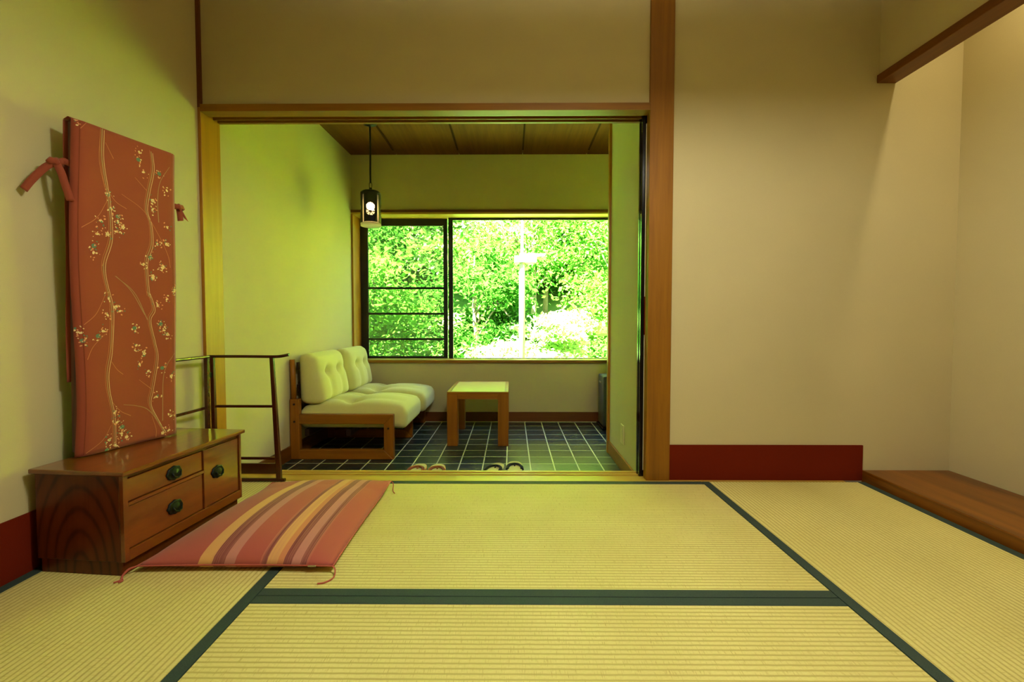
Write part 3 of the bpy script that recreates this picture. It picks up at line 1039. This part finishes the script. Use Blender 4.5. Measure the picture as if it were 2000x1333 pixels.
# ------------------------------------------------------------------ sofa
S_wood = wood('sofa_wood', (126, 72, 10), (162, 100, 18), 'X', 0.4)
S_woodz = wood('sofa_wood_vertical', (126, 72, 10), (162, 100, 18), 'Z', 0.4)
M_bolt_shade = plain('dark_bolt_and_rail_shade', (40, 18, 8), 0.4, 0.05)  # bolts, and the sofa rails darkened to read as shade
def fabric():
    M = Mat('pale_woven_upholstery')
    v = M.coords()
    f = M.noise(M.coords((1, 1, 3)), 420, 2, 0.6)
    g = M.noise(v, 1400, 2, 0.6)
    k = M.math('ADD', M.math('MULTIPLY', f, 0.5), M.math('MULTIPLY', g, 0.5))
    M.col(M.ramp(k, [(0.35, lin((196, 190, 120))), (0.65, lin((222, 216, 146)))]))
    M.rough(0.95)
    M.spec(0.1)
    M.b.inputs['Sheen Weight'].default_value = 0.3
    M.bump(g, 0.3, 0.001)
    return M.m
M_fab = fabric()
sf = tag(empty('sofa', (-1.13, 3.58, ZA)), 'wooden framed two seat sofa with pale tufted cushions along the plaster wall', 'sofa')
def poly_y(pts, y0, y1, bev=0.003):
    bm = bmesh.new()
    a = [bm.verts.new((x, y0, z)) for x, z in pts]
    b = [bm.verts.new((x, y1, z)) for x, z in pts]
    n = len(pts)
    bm.faces.new(a); bm.faces.new(b[::-1])
    for i in range(n):
        bm.faces.new((a[i], b[i], b[(i + 1) % n], a[(i + 1) % n]))
    bmesh.ops.recalc_face_normals(bm, faces=bm.faces)
    bmesh.ops.bevel(bm, geom=list(bm.edges), offset=bev, segments=1, affect='EDGES')
    return bm
def side_frame(y0, xb):
    fr = world_child(empty('side_frame'), sf)
    y1 = y0 + 0.04
    xf, wt, zt, zb_ = -0.79, 0.064, 0.153, ZA
    def put(name, pts, mat):
        o = from_bm(name, poly_y(pts, y0, y1), mat)
        o.parent = fr
    put('rail', [(xb + 0.062, zb_), (xf, zb_), (xf - wt, zb_ + wt), (xb + 0.062, zb_ + wt)], S_wood)
    put('rail', [(xb + 0.062, zt - wt), (xf - wt, zt - wt), (xf, zt), (xb + 0.062, zt)], S_wood)
    put('leg', [(xf, zb_), (xf, zt), (xf - wt, zt - wt), (xf - wt, zb_ + wt)], S_woodz)
    put('leg', [(xb, zb_), (xb + 0.062, zb_), (xb + 0.062, 0.256), (xb, 0.256)], S_woodz)
    bm = bmesh.new()
    add_tube(bm, [(xb + 0.020, y0 + 0.02, 0.25), (xb + 0.018, y0 + 0.02, 0.40), (xb + 0.014, y0 + 0.02, 0.520)], 0.017, 14)
    o = from_bm('back_post', bm, S_woodz, None, True); o.parent = fr
    for x, z in ((xb + 0.03, 0.222), (xb + 0.03, 0.105), (xf - 0.033, 0.060)):
        bm = bmesh.new()
        bmesh.ops.create_cone(bm, cap_ends=True, segments=12, radius1=0.008, radius2=0.007, depth=0.005, matrix=Matrix.Translation((x, y0 - 0.0005, z)) @ Matrix.Rotation(PI / 2, 4, 'X'))
        o = from_bm('bolt', bm, M_bolt_shade); o.parent = fr
side_frame(3.01, -1.482)
side_frame(3.585, -1.470)
side_frame(4.115, -1.448)
for a, b in ((3.05, 3.585), (3.625, 4.115)):
    for x in (-1.12, -1.40):
        world_child(box('seat_rail', x, x + 0.03, a, b, 0.0, 0.045, M_bolt_shade), sf)  # dark colour stands in for the shade under the seat
    for z in (0.30, 0.45):
        world_child(box('back_rail', -1.450, -1.440, a, b, z, z + 0.05, M_bolt_shade), sf)  # dark colour stands in for the shaded gap behind the cushion

def puff(name, dims, r, tufts, creases, puffz, mat, shape=None, n=(26, 26, 8)):
    """tufted cushion; local box 0..dx,0..dy,0..dz; the +z face is the tufted one"""
    dx, dy, dz = dims
    bm = bmesh.new()
    nx, ny, nz = n
    def P(i, j, k):
        u, v, t = i / nx, j / ny, k / nz
        p = Vector((u * dx, v * dy, t * dz))
        c = Vector((min(max(p.x, r), dx - r), min(max(p.y, r), dy - r), min(max(p.z, r), dz - r)))
        d = p - c
        if d.length > r:
            p = c + d.normalized() * r
        a, b = 2 * u - 1, 2 * v - 1
        e = max(0, 1 - a ** 4) * max(0, 1 - b ** 4)
        if t > 0.5:
            s = (t - 0.5) * 2
            z = puffz * e
            for tu, tv, dep, sg in tufts:
                rr = ((u - tu) * dx) ** 2 + ((v - tv) * dy) ** 2
                z -= dep * math.exp(-rr / (sg * sg))
            for (u0, v0, u1, v1, dep, sg) in creases:
                ax, ay, bx, by = u0 * dx, v0 * dy, u1 * dx, v1 * dy
                l2 = (bx - ax) ** 2 + (by - ay) ** 2
                q = max(0, min(1, ((u * dx - ax) * (bx - ax) + (v * dy - ay) * (by - ay)) / l2))
                rr = (u * dx - ax - q * (bx - ax)) ** 2 + (v * dy - ay - q * (by - ay)) ** 2
                z -= dep * math.exp(-rr / (sg * sg))
            p.z += z * s
        elif t < 0.5:
            p.z -= 0.0
        if shape:
            p = shape(p, u, v, t)
        return p
    cache = {}
    def V(i, j, k):
        if (i, j, k) not in cache:
            cache[(i, j, k)] = bm.verts.new(P(i, j, k))
        return cache[(i, j, k)]
    for i in range(nx):
        for j in range(ny):
            bm.faces.new((V(i, j, nz), V(i + 1, j, nz), V(i + 1, j + 1, nz), V(i, j + 1, nz)))
            bm.faces.new((V(i, j, 0), V(i, j + 1, 0), V(i + 1, j + 1, 0), V(i + 1, j, 0)))
    for k in range(nz):
        for i in range(nx):
            bm.faces.new((V(i, 0, k), V(i + 1, 0, k), V(i + 1, 0, k + 1), V(i, 0, k + 1)))
            bm.faces.new((V(i, ny, k), V(i, ny, k + 1), V(i + 1, ny, k + 1), V(i + 1, ny, k)))
        for j in range(ny):
            bm.faces.new((V(0, j, k), V(0, j, k + 1), V(0, j + 1, k + 1), V(0, j + 1, k)))
            bm.faces.new((V(nx, j, k), V(nx, j + 1, k), V(nx, j + 1, k + 1), V(nx, j, k + 1)))
    return from_bm(name, bm, mat, None, True)
def put_cushions(y0, y1, xb):
    dy = y1 - y0
    # seat: x from the wall to the front, droops over the front edge
    def seat_shape(p, u, v, t):
        return Vector((xb + 0.035 + p.x, y0 + p.y, 0.047 + p.z - 0.03 * max(0, u - 0.85) * 2 * (1 - t)))
    tf = [(0.45, 0.28, 0.040, 0.06), (0.45, 0.72, 0.040, 0.06)]
    cr = [(0.45, 0.28, 0.45, 0.72, 0.012, 0.035), (0.02, 0.30, 0.45, 0.28, 0.014, 0.035), (0.02, 0.70, 0.45, 0.72, 0.014, 0.035), (0.45, 0.28, 0.85, 0.30, 0.010, 0.05), (0.45, 0.72, 0.85, 0.70, 0.010, 0.05), (0.45, 0.0, 0.45, 0.28, 0.010, 0.04), (0.45, 0.72, 0.45, 1.0, 0.010, 0.04)]
    o = puff('seat_cushion', (0.735, dy, 0.140), 0.045, tf, cr, 0.052, M_fab, seat_shape)
    world_child(o, sf)
    H = 0.345
    # back: built flat (x = up, y = along, z = thickness towards the room) then stood up and wedged
    def back_shape(p, u, v, t):
        th = p.z * (1.0 + 0.55 * (1 - u))
        return Vector((xb + 0.040 + th - 0.006 * u, y0 + p.y, 0.210 + p.x))
    tf = [(0.62, 0.31, 0.030, 0.035), (0.62, 0.69, 0.030, 0.035)]
    cr = [(0.62, 0.31, 0.03, 0.31, 0.013, 0.028), (0.62, 0.69, 0.03, 0.69, 0.013, 0.028), (0.62, 0.31, 0.62, 0.69, 0.008, 0.03), (0.62, 0.0, 0.62, 0.31, 0.008, 0.03), (0.62, 0.69, 0.62, 1, 0.008, 0.03)]
    o = puff('back_cushion', (H, dy, 0.105), 0.04, tf, cr, 0.026, M_fab, back_shape)
    world_child(o, sf)
put_cushions(3.058, 3.578, -1.482)
put_cushions(3.632, 4.108, -1.462)

# ------------------------------------------------------------------ low table
T_top = plain('pale_laminate', (226, 204, 128), 0.25, 0.03, 20)
tb = tag(empty('side_table', (-0.25, 3.64, ZA)), 'small square wooden table with a pale inlaid top on the tile floor', 'table')
hx, hy, zt = 0.2275, 0.299, 0.405
for sx in (-1, 1):
    for sy in (-1, 1):
        x0, x1 = sorted((sx * hx, sx * (hx - 0.078)))
        y0, y1 = sorted((sy * hy, sy * (hy - 0.078)))
        box('leg', x0, x1, y0, y1, 0.0, zt - 0.014, S_woodz, tb, 0.003)
box('apron', -hx + 0.078, hx - 0.078, -hy + 0.002, -hy + 0.030, zt - 0.055, zt - 0.014, S_wood, tb)
box('apron', -hx + 0.078, hx - 0.078, hy - 0.030, hy - 0.002, zt - 0.055, zt - 0.014, S_wood, tb)
box('apron', -hx + 0.002, -hx + 0.030, -hy + 0.078, hy - 0.078, zt - 0.055, zt - 0.014, W_y, tb)
box('apron', hx - 0.030, hx - 0.002, -hy + 0.078, hy - 0.078, zt - 0.055, zt - 0.014, W_y, tb)
bm = bmesh.new()
e = 0.028
for b in ((-hx, hx, -hy, -hy + e), (-hx, hx, hy - e, hy), (-hx, -hx + e, -hy + e, hy - e), (hx - e, hx, -hy + e, hy - e)):
    add_box(bm, *b, zt - 0.014, zt, 0.002)
from_bm('edge_frame', bm, S_wood, tb)
box('top_inlay', -hx + e, hx - e, -hy + e, hy - e, zt - 0.012, zt - 0.001, T_top, tb)

# ------------------------------------------------------------------ sandals
def sandal(x, y, rz, edge, strap, label, group):
    sd = tag(empty('sandal', (x, y, ZA), rz), label, 'sandal', group)
    def outline(s):
        pts = []
        for k in range(36):
            a = 2 * PI * k / 36
            yy = 0.125 * math.sin(a)
            ww = 0.050 + 0.006 * math.sin(a)
            pts.append((s * ww * math.copysign(abs(math.cos(a)) ** 0.8, math.cos(a)), s * yy + (s - 1) * 0.0))
        return pts
    def slab(name, s, z0, z1, mat):
        bm = bmesh.new()
        o = outline(s)
        a = [bm.verts.new((px, py, z0)) for px, py in o]
        b = [bm.verts.new((px, py, z1)) for px, py in o]
        bm.faces.new(a[::-1]); bm.faces.new(b)
        for i in range(36):
            bm.faces.new((a[i], a[(i + 1) % 36], b[(i + 1) % 36], b[i]))
        return from_bm(name, bm, mat, sd)
    slab('sole', 1.0, 0.0, 0.022, edge)
    slab('insole', 0.93, 0.0222, 0.0245, M_insole)
    bm = bmesh.new()
    for sx in (-1, 1):
        add_tube(bm, spline([(sx * 0.045, -0.040, 0.022), (sx * 0.042, 0.000, 0.028), (sx * 0.026, 0.034, 0.030), (0, 0.048, 0.030)], 5), 0.0115, 8, True, 0.6)
    from_bm('strap', bm, strap, sd, True)
    tube('toe_post', [(0, 0.048, 0.032), (0, 0.030, 0.0255), (0, 0.012, 0.0248)], 0.004, strap, sd, 8)
    return sd
M_insole = plain('pale_insole', (200, 190, 128), 0.8, 0.06, 300)
E_or = plain('peach_sole', (206, 146, 92), 0.7, 0.05)
E_gr = plain('grey_green_sole', (168, 172, 140), 0.7, 0.05)
K_red = cloth('russet_strap', (140, 74, 44))
K_blk = cloth('black_strap', (20, 20, 18))
sandal(-0.578, 2.735, math.radians(-4), E_or, K_red, 'peach sandal with russet thong straps, nearer the sofa', 'sandals left on the tile floor')
sandal(-0.453, 2.730, math.radians(4), E_or, K_red, 'peach sandal with russet thong straps, nearer the table', 'sandals left on the tile floor')
sandal(-0.106, 2.755, math.radians(-14), E_gr, K_blk, 'grey sandal with black thong straps, turned slightly askew', 'sandals left on the tile floor')
sandal(0.020, 2.790, math.radians(0), E_gr, K_blk, 'grey sandal with black thong straps, pointing straight at the window', 'sandals left on the tile floor')

# ------------------------------------------------------------------ heater in the recess
M_heat = plain('grey_enamel', (58, 64, 68), 0.35, 0.05)
M_heatd = plain('dark_heater_front', (18, 24, 22), 0.2, 0.05)
ht = tag(empty('heater', (1.02, 3.98, ZA)), 'dark grey upright room heater standing in the recess under the window', 'heater')
box('casing', -0.235, 0.235, -0.115, 0.13, 0.02, 0.455, M_heat, ht, 0.014, 3)
box('front_panel', -0.205, 0.205, -0.121, -0.113, 0.04, 0.435, M_heatd, ht, 0.004)
box('base', -0.25, 0.25, -0.15, 0.13, 0.0, 0.02, M_heatd, ht, 0.004)
box('grip', -0.243, -0.234, -0.03, 0.05, 0.385, 0.40, M_zip, ht, 0.003)
for k in range(6):
    box('louvre', -0.18, 0.18, -0.126, -0.120, 0.07 + 0.022 * k, 0.080 + 0.022 * k, M_heat, ht)

# ------------------------------------------------------------------ wall socket
sk = tag(empty('wall_socket', (0.6895, 2.80, 0.078)), 'small pale socket plate on the short wall above the skirting', 'socket')
M_plate = plain('ivory_plastic', (214, 200, 150), 0.4, 0.03)
box('plate', -0.007, 0.0, -0.035, 0.035, -0.06, 0.06, M_plate, sk, 0.002)
for z in (0.018, -0.018):
    box('outlet', -0.009, -0.007, -0.012, 0.012, z - 0.012, z + 0.012, M_plate, sk, 0.001)

# ------------------------------------------------------------------ pendant lamp by the window
M_metal = plain('black_iron', (20, 18, 15), 0.45, 0.1, 60, 0, 0.3)
M_frost = Mat('frosted_glass')
M_frost.b.inputs['Transmission Weight'].default_value = 0.85
M_frost.b.inputs['Roughness'].default_value = 0.45
M_frost.col((0.95, 0.85, 0.72, 1))
M_frost = M_frost.m
pl = tag(empty('pendant_lamp', (-1.080, 3.52, 2.29)), 'small black cylindrical pendant lamp with a flower cut-out hanging near the window', 'lamp')
lathe('canopy', [(0.012, -0.030), (0.05, -0.012), (0.05, 0.0)], M_metal, pl)
tube('cord', spline([(0, 0, -0.028), (0.001, 0, -0.20), (-0.001, 0, -0.36), (0, 0, -0.455)], 5), 0.0075, M_metal, pl, 6)
bm = bmesh.new()
for dx in (-1, 1):
    add_tube(bm, spline([(0, 0, -0.445), (dx * 0.009, 0, -0.458), (dx * 0.009, 0, -0.485), (0, 0, -0.497)], 4), 0.0025, 6)
from_bm('hanging_loop', bm, M_metal, pl, True)
lathe('cap', [(0.012, -0.492), (0.012, -0.512), (0.06, -0.518), (0.076, -0.530), (0.077, -0.545), (0.070, -0.545)], M_metal, pl, 32)
R, zT, zB = 0.077, -0.545, -0.760
def shade_panel(a0, a1, pattern):
    bm = bmesh.new()
    nu, nv = 26, 60
    def pt(i, j, r):
        a = a0 + (a1 - a0) * i / nu
        return (r * math.sin(a), -r * math.cos(a), zB + (zT - zB) * j / nv)
    keep = np.ones((nu, nv), bool)
    if pattern:
        for i in range(nu):
            for j in range(nv):
                x = ((i + 0.5) / nu - 0.5) * (a1 - a0) * R * 0.9
                z = (j + 0.5) / nv * (zT - zB)
                # upper window and a six-petal flower below it
                if (x / 0.030) ** 2 + ((z - 0.112) / 0.030) ** 2 < 1:
                    keep[i, j] = False
                dx, dz = x, z - 0.075
                r = math.hypot(dx, dz)
                an = math.atan2(dz, dx)
                if 0.010 < r < 0.030 and abs(math.sin(3.5 * an)) > 0.42:
                    keep[i, j] = False
    vs = {}
    def V(i, j, s):
        if (i, j, s) not in vs:
            vs[(i, j, s)] = bm.verts.new(pt(i, j, R - 0.002 * s))
        return vs[(i, j, s)]
    for i in range(nu):
        for j in range(nv):
            if keep[i, j]:
                bm.faces.new((V(i, j, 0), V(i + 1, j, 0), V(i + 1, j + 1, 0), V(i, j + 1, 0)))
                bm.faces.new((V(i, j, 1), V(i, j + 1, 1), V(i + 1, j + 1, 1), V(i + 1, j, 1)))
    return from_bm('shade_panel', bm, M_metal, pl)
g = 0.10
for k in range(4):
    a = -PI / 4 + k * PI / 2 + math.radians(15)
    shade_panel(a + g, a + PI / 2 - g, True)
lathe('glass_tube', [(0.058, -0.775), (0.062, -0.775), (0.062, -0.550), (0.058, -0.550), (0.058, -0.775)], M_frost, pl, 32, cap=False)
lathe('rim', [(0.064, -0.786), (0.076, -0.784), (0.077, -0.764), (0.064, -0.764)], M_frost, pl, 32)
bm = bmesh.new()
bmesh.ops.create_uvsphere(bm, u_segments=20, v_segments=12, radius=0.026, matrix=Matrix.Translation((0, 0, -0.645)))
from_bm('bulb', bm, M_bulb, pl, True)
lathe('bulb_socket', [(0.014, -0.625), (0.014, -0.548)], M_metal, pl, 16)

# ================================================================== GARDEN OUTSIDE
def leaf_mat(name, lo, hi, trans=0.5):
    M = Mat(name)
    v = M.coords()
    f = M.noise(v, 2.2, 3, 0.6)
    c = M.ramp(f, [(0.35, lin(lo)), (0.65, lin(hi))])
    df = M.n('ShaderNodeBsdfDiffuse')
    tr = M.n('ShaderNodeBsdfTranslucent')
    M.l(c, df.inputs[0]); M.l(c, tr.inputs[0])
    mx = M.n('ShaderNodeMixShader')
    mx.inputs[0].default_value = trans
    M.l(df.outputs[0], mx.inputs[1]); M.l(tr.outputs[0], mx.inputs[2])
    M.l(mx.outputs[0], M.out.inputs[0])
    return M.m
L_a = leaf_mat('fresh_green_leaf', (52, 106, 24), (82, 138, 44))
L_b = leaf_mat('mid_green_leaf', (36, 82, 18), (56, 110, 32))
L_c = leaf_mat('pale_yellow_green_leaf', (112, 164, 72), (184, 210, 144))
L_d = leaf_mat('dark_green_leaf', (26, 62, 16), (44, 88, 24))
L_bounce = leaf_mat('lime_bounce_leaf', (200, 214, 50), (220, 228, 78))  # leaves of the added light-bouncing trees; hue tints the light indoors
M_bark = plain('grey_brown_bark', (120, 104, 80), 0.9, 0.25, 20, 0.4)
def ground_mat():
    M = Mat('sunlit_garden_ground')
    v = M.coords()
    f = M.noise(v, 1.6, 5, 0.6)
    M.col(M.ramp(f, [(0.35, lin((60, 100, 34))), (0.55, lin((96, 124, 60))), (0.7, lin((52, 92, 28)))]))
    M.rough(0.95)
    M.spec(0.1)
    return M.m
M_ground = ground_mat()
def hill_z(x, y):
    return -0.95 + 0.02 * (y - 4.3) + 0.30 * max(0, y - 8.0) ** 1.25 + 0.25 * math.sin(x * 0.7) * math.sin(y * 0.5)
bm = bmesh.new()
gx, gy = 44, 34
gr = [[bm.verts.new((-16 + 36 * i / gx, 4.6 + 22 * j / gy, hill_z(-16 + 36 * i / gx, 4.6 + 22 * j / gy))) for i in range(gx + 1)] for j in range(gy + 1)]
for j in range(gy):
    for i in range(gx):
        bm.faces.new((gr[j][i], gr[j][i + 1], gr[j + 1][i + 1], gr[j + 1][i]))
gd = from_bm('garden_ground', bm, M_ground, None, True)
struct(gd, 'sunlit grassy hillside outside the window')

def leaf_mesh(name, centers, size, mat, parent, droop=0.35, elong=2.0):
    n = len(centers)
    s = size * rng.uniform(0.6, 1.3, n)
    nrm = rng.normal(size=(n, 3)); nrm[:, 2] = np.abs(nrm[:, 2]) + droop
    nrm /= np.linalg.norm(nrm, axis=1)[:, None]
    t = np.cross(nrm, rng.normal(size=(n, 3)))
    t /= np.linalg.norm(t, axis=1)[:, None]
    b = np.cross(nrm, t)
    L, W = (s * elong / 2)[:, None], (s / 2)[:, None]
    v = np.stack([centers - t * L, centers + b * W - t * L * 0.1 + nrm * W * 0.2, centers + t * L, centers - b * W - t * L * 0.1 + nrm * W * 0.2], 1).reshape(-1, 3)
    me = bpy.data.meshes.new(name)
    me.vertices.add(4 * n)
    me.vertices.foreach_set('co', v.astype(np.float32).ravel())
    me.loops.add(4 * n)
    me.loops.foreach_set('vertex_index', np.arange(4 * n, dtype=np.int32))
    me.polygons.add(n)
    me.polygons.foreach_set('loop_start', np.arange(0, 4 * n, 4, dtype=np.int32))
    me.update(calc_edges=True)
    return new_obj(name, me, mat, parent)

def clump_points(n, c, rad, k):
    cc = rng.normal(size=(k, 3))
    cc /= np.linalg.norm(cc, axis=1)[:, None]
    cc *= rng.uniform(0.25, 1.0, (k, 1)) ** 0.6
    idx = rng.integers(0, k, n)
    p = cc[idx] + rng.normal(size=(n, 3)) * np.array([0.20, 0.20, 0.09])
    return (p * np.array(rad) + np.array(c)), cc * np.array(rad) + np.array(c)

def tree(name, label, group, x, y, zc, rad, n, size, mat, k=26, lean=(0, 0), trunk=0.07, elong=2.0):
    z0 = hill_z(x, y) - 0.05
    t = tag(empty(name, (x, y, z0)), label, 'tree' if 'tree' in name else 'shrub', group)
    c = np.array([lean[0], lean[1], zc - z0])
    pts, cc = clump_points(int(n * 1.5), c, rad, k)
    pts = pts[pts[:, 2] + z0 > z0 + 0.05]
    leaf_mesh('crown', pts, size * 0.8, mat, t, elong=elong)
    bm = bmesh.new()
    main = spline([(0, 0, 0), (lean[0] * 0.3 + 0.05, lean[1] * 0.3, c[2] * 0.45), (lean[0] * 0.8, lean[1] * 0.8, c[2]), (lean[0], lean[1], c[2] + rad[2] * 0.7)], 4)
    add_tube(bm, main, [trunk * (1 - 0.75 * i / (len(main) - 1)) for i in range(len(main))], 8)
    for q in cc[:12]:
        a = np.array(main[random.randint(4, len(main) - 3)])
        mid = (a + q) / 2 + np.array([0, 0, 0.08 * rad[2]])
        add_tube(bm, spline([tuple(a), tuple(mid), tuple(q)], 3), [trunk * 0.35] * 3 + [trunk * 0.25] * 3 + [trunk * 0.1], 5)
    from_bm('trunk', bm, M_bark, t, True)
    return t
GT, GS = 'trees on the slope outside', 'shrubs outside the window'
tree('maple_tree', 'fresh green maple tree behind the screened sash', GT, -2.6, 7.6, 1.3, (1.9, 1.3, 1.7), 9000, 0.065, L_a, 40)
tree('maple_tree', 'mid green tree low behind the screened sash', GT, -3.9, 10.2, 1.6, (2.2, 1.6, 2.2), 8000, 0.085, L_b, 40)
tree('maple_tree', 'bushy mid green tree beside the window mullion', GT, -0.75, 9.2, 0.9, (1.1, 1.0, 1.7), 6000, 0.075, L_b, 30)
tree('slender_tree', 'fresh green tree with bare twigs behind the lamp post', GT, 0.5, 11.0, 2.9, (1.8, 1.4, 1.5), 5500, 0.07, L_a, 34)
tree('slender_tree', 'pale leafy tree high above the mullion', GT, -1.0, 12.0, 3.2, (1.8, 1.4, 1.3), 5500, 0.08, L_c, 30)
tree('maple_tree', 'fresh green tree filling the far pane edge', GT, 2.4, 9.5, 1.9, (1.6, 1.3, 2.0), 7000, 0.075, L_a, 34)
tree('evergreen_tree', 'dark evergreen tree up on the slope', GT, 1.0, 13.0, 2.0, (1.8, 1.2, 1.9), 6000, 0.10, L_d, 30)
tree('evergreen_tree', 'dark evergreen tree behind the maple', GT, -3.0, 14.0, 3.4, (3.0, 1.5, 2.6), 8000, 0.13, L_b, 40)
tree('maple_tree', 'unseen broad lime green tree added beyond the recess window to bounce light', GT, 4.2, 6.9, 1.0, (1.5, 1.0, 1.5), 8000, 0.12, L_bounce, 34)  # lime plants added out of view to throw light onto the left walls
tree('maple_tree', 'unseen tall lime green tree added further past the recess window to bounce light', GT, 6.6, 9.6, 1.8, (1.9, 1.2, 2.2), 8000, 0.15, L_bounce, 34)
tree('leafy_shrub', 'unseen lime green bush added close outside the recess window to bounce light', GS, 2.9, 5.5, 0.1, (0.8, 0.5, 0.8), 6000, 0.08, L_bounce, 24, trunk=0.03)
tree('leafy_shrub', 'unseen lime green bush added out beyond the screened sash to bounce light', GS, -4.4, 6.2, 0.5, (1.1, 0.7, 1.3), 6000, 0.10, L_bounce, 24, trunk=0.03)  # added on the hidden left side to light the short wall
tree('maple_tree', 'unseen lime green tree added far out beyond the screened sash to bounce light', GT, -6.6, 8.6, 1.6, (1.7, 1.1, 2.0), 7000, 0.15, L_bounce, 34)
tree('bounce_tree', 'tall yellow green tree added above the screened sash, unseen crown bouncing light', GT, -3.4, 11.2, 5.9, (2.0, 1.2, 1.5), 6000, 0.16, L_bounce, 34)  # crowns added above the view to reflect yellow light onto the floor
tree('bounce_tree', 'tall yellow green tree added above the clear pane, unseen crown bouncing light', GT, 0.9, 12.2, 6.2, (2.0, 1.2, 1.5), 6000, 0.16, L_bounce, 34)
tree('bounce_tree', 'tall yellow green tree added above the recess window, unseen crown bouncing light', GT, 4.9, 10.8, 5.6, (2.0, 1.2, 1.5), 6000, 0.16, L_bounce, 34)
tree('leafy_shrub', 'pale sunlit shrub at the foot of the lamp post', GS, 0.1, 7.7, -0.05, (0.9, 0.6, 0.62), 4200, 0.055, L_c, 26, trunk=0.03)
tree('leafy_shrub', 'green shrub in the lower corner of the clear pane', GS, 1.35, 7.2, -0.25, (0.8, 0.6, 0.55), 4200, 0.06, L_b, 24, trunk=0.03)
tree('leafy_shrub', 'yellow green shrub under the screened sash', GS, -2.0, 6.6, -0.30, (0.9, 0.6, 0.5), 3600, 0.055, L_a, 24, trunk=0.03)
tree('leafy_shrub', 'fern-like shrub leaning in from the window edge', GS, 1.9, 6.2, 0.25, (0.55, 0.5, 0.7), 2600, 0.06, L_a, 20, trunk=0.03, elong=4.5)
tree('leafy_shrub', 'bright pale shrub halfway up the clear pane', GS, 1.0, 8.9, 0.55, (0.9, 0.6, 0.5), 4200, 0.06, L_c, 26, trunk=0.03)
tree('leafy_shrub', 'mid green shrub behind the lamp post', GS, -0.1, 10.0, 0.6, (1.0, 0.6, 0.6), 4200, 0.065, L_b, 26, trunk=0.03)
# far wooded slope so that no gap shows bare horizon
back = rng.uniform(size=(26000, 3)) * np.array([26, 5, 9.5]) + np.array([-11, 15.5, -0.5])
wd = leaf_mesh('wooded_slope', back, 0.22, L_b, None)
tag(wd, 'dense sunlit woodland covering the slope behind the garden', 'woodland', None, 'stuff')
# lamp post
M_post = plain('weathered_pale_post', (120, 124, 96), 0.8, 0.1, 12)
px, py = 0.165, 7.1
gp = tag(empty('garden_lamp_post', (px, py, hill_z(px, py) - 0.1)), 'pale garden post with a flat white lamp bar across it', 'lamp post')
h0 = 2.75 - (hill_z(px, py) - 0.1)
tube('post', [(0, 0, 0), (0, 0, h0 * 0.73), (0, 0, h0 * 0.75), (0, 0, h0)], [0.05, 0.045, 0.022, 0.016], M_post, gp, 12)
zl = 1.73 - (hill_z(px, py) - 0.1)
box('lamp_bar', -0.12, 0.22, -0.09, 0.09, zl - 0.05, zl + 0.05, M_white_shade, gp, 0.01, 2)
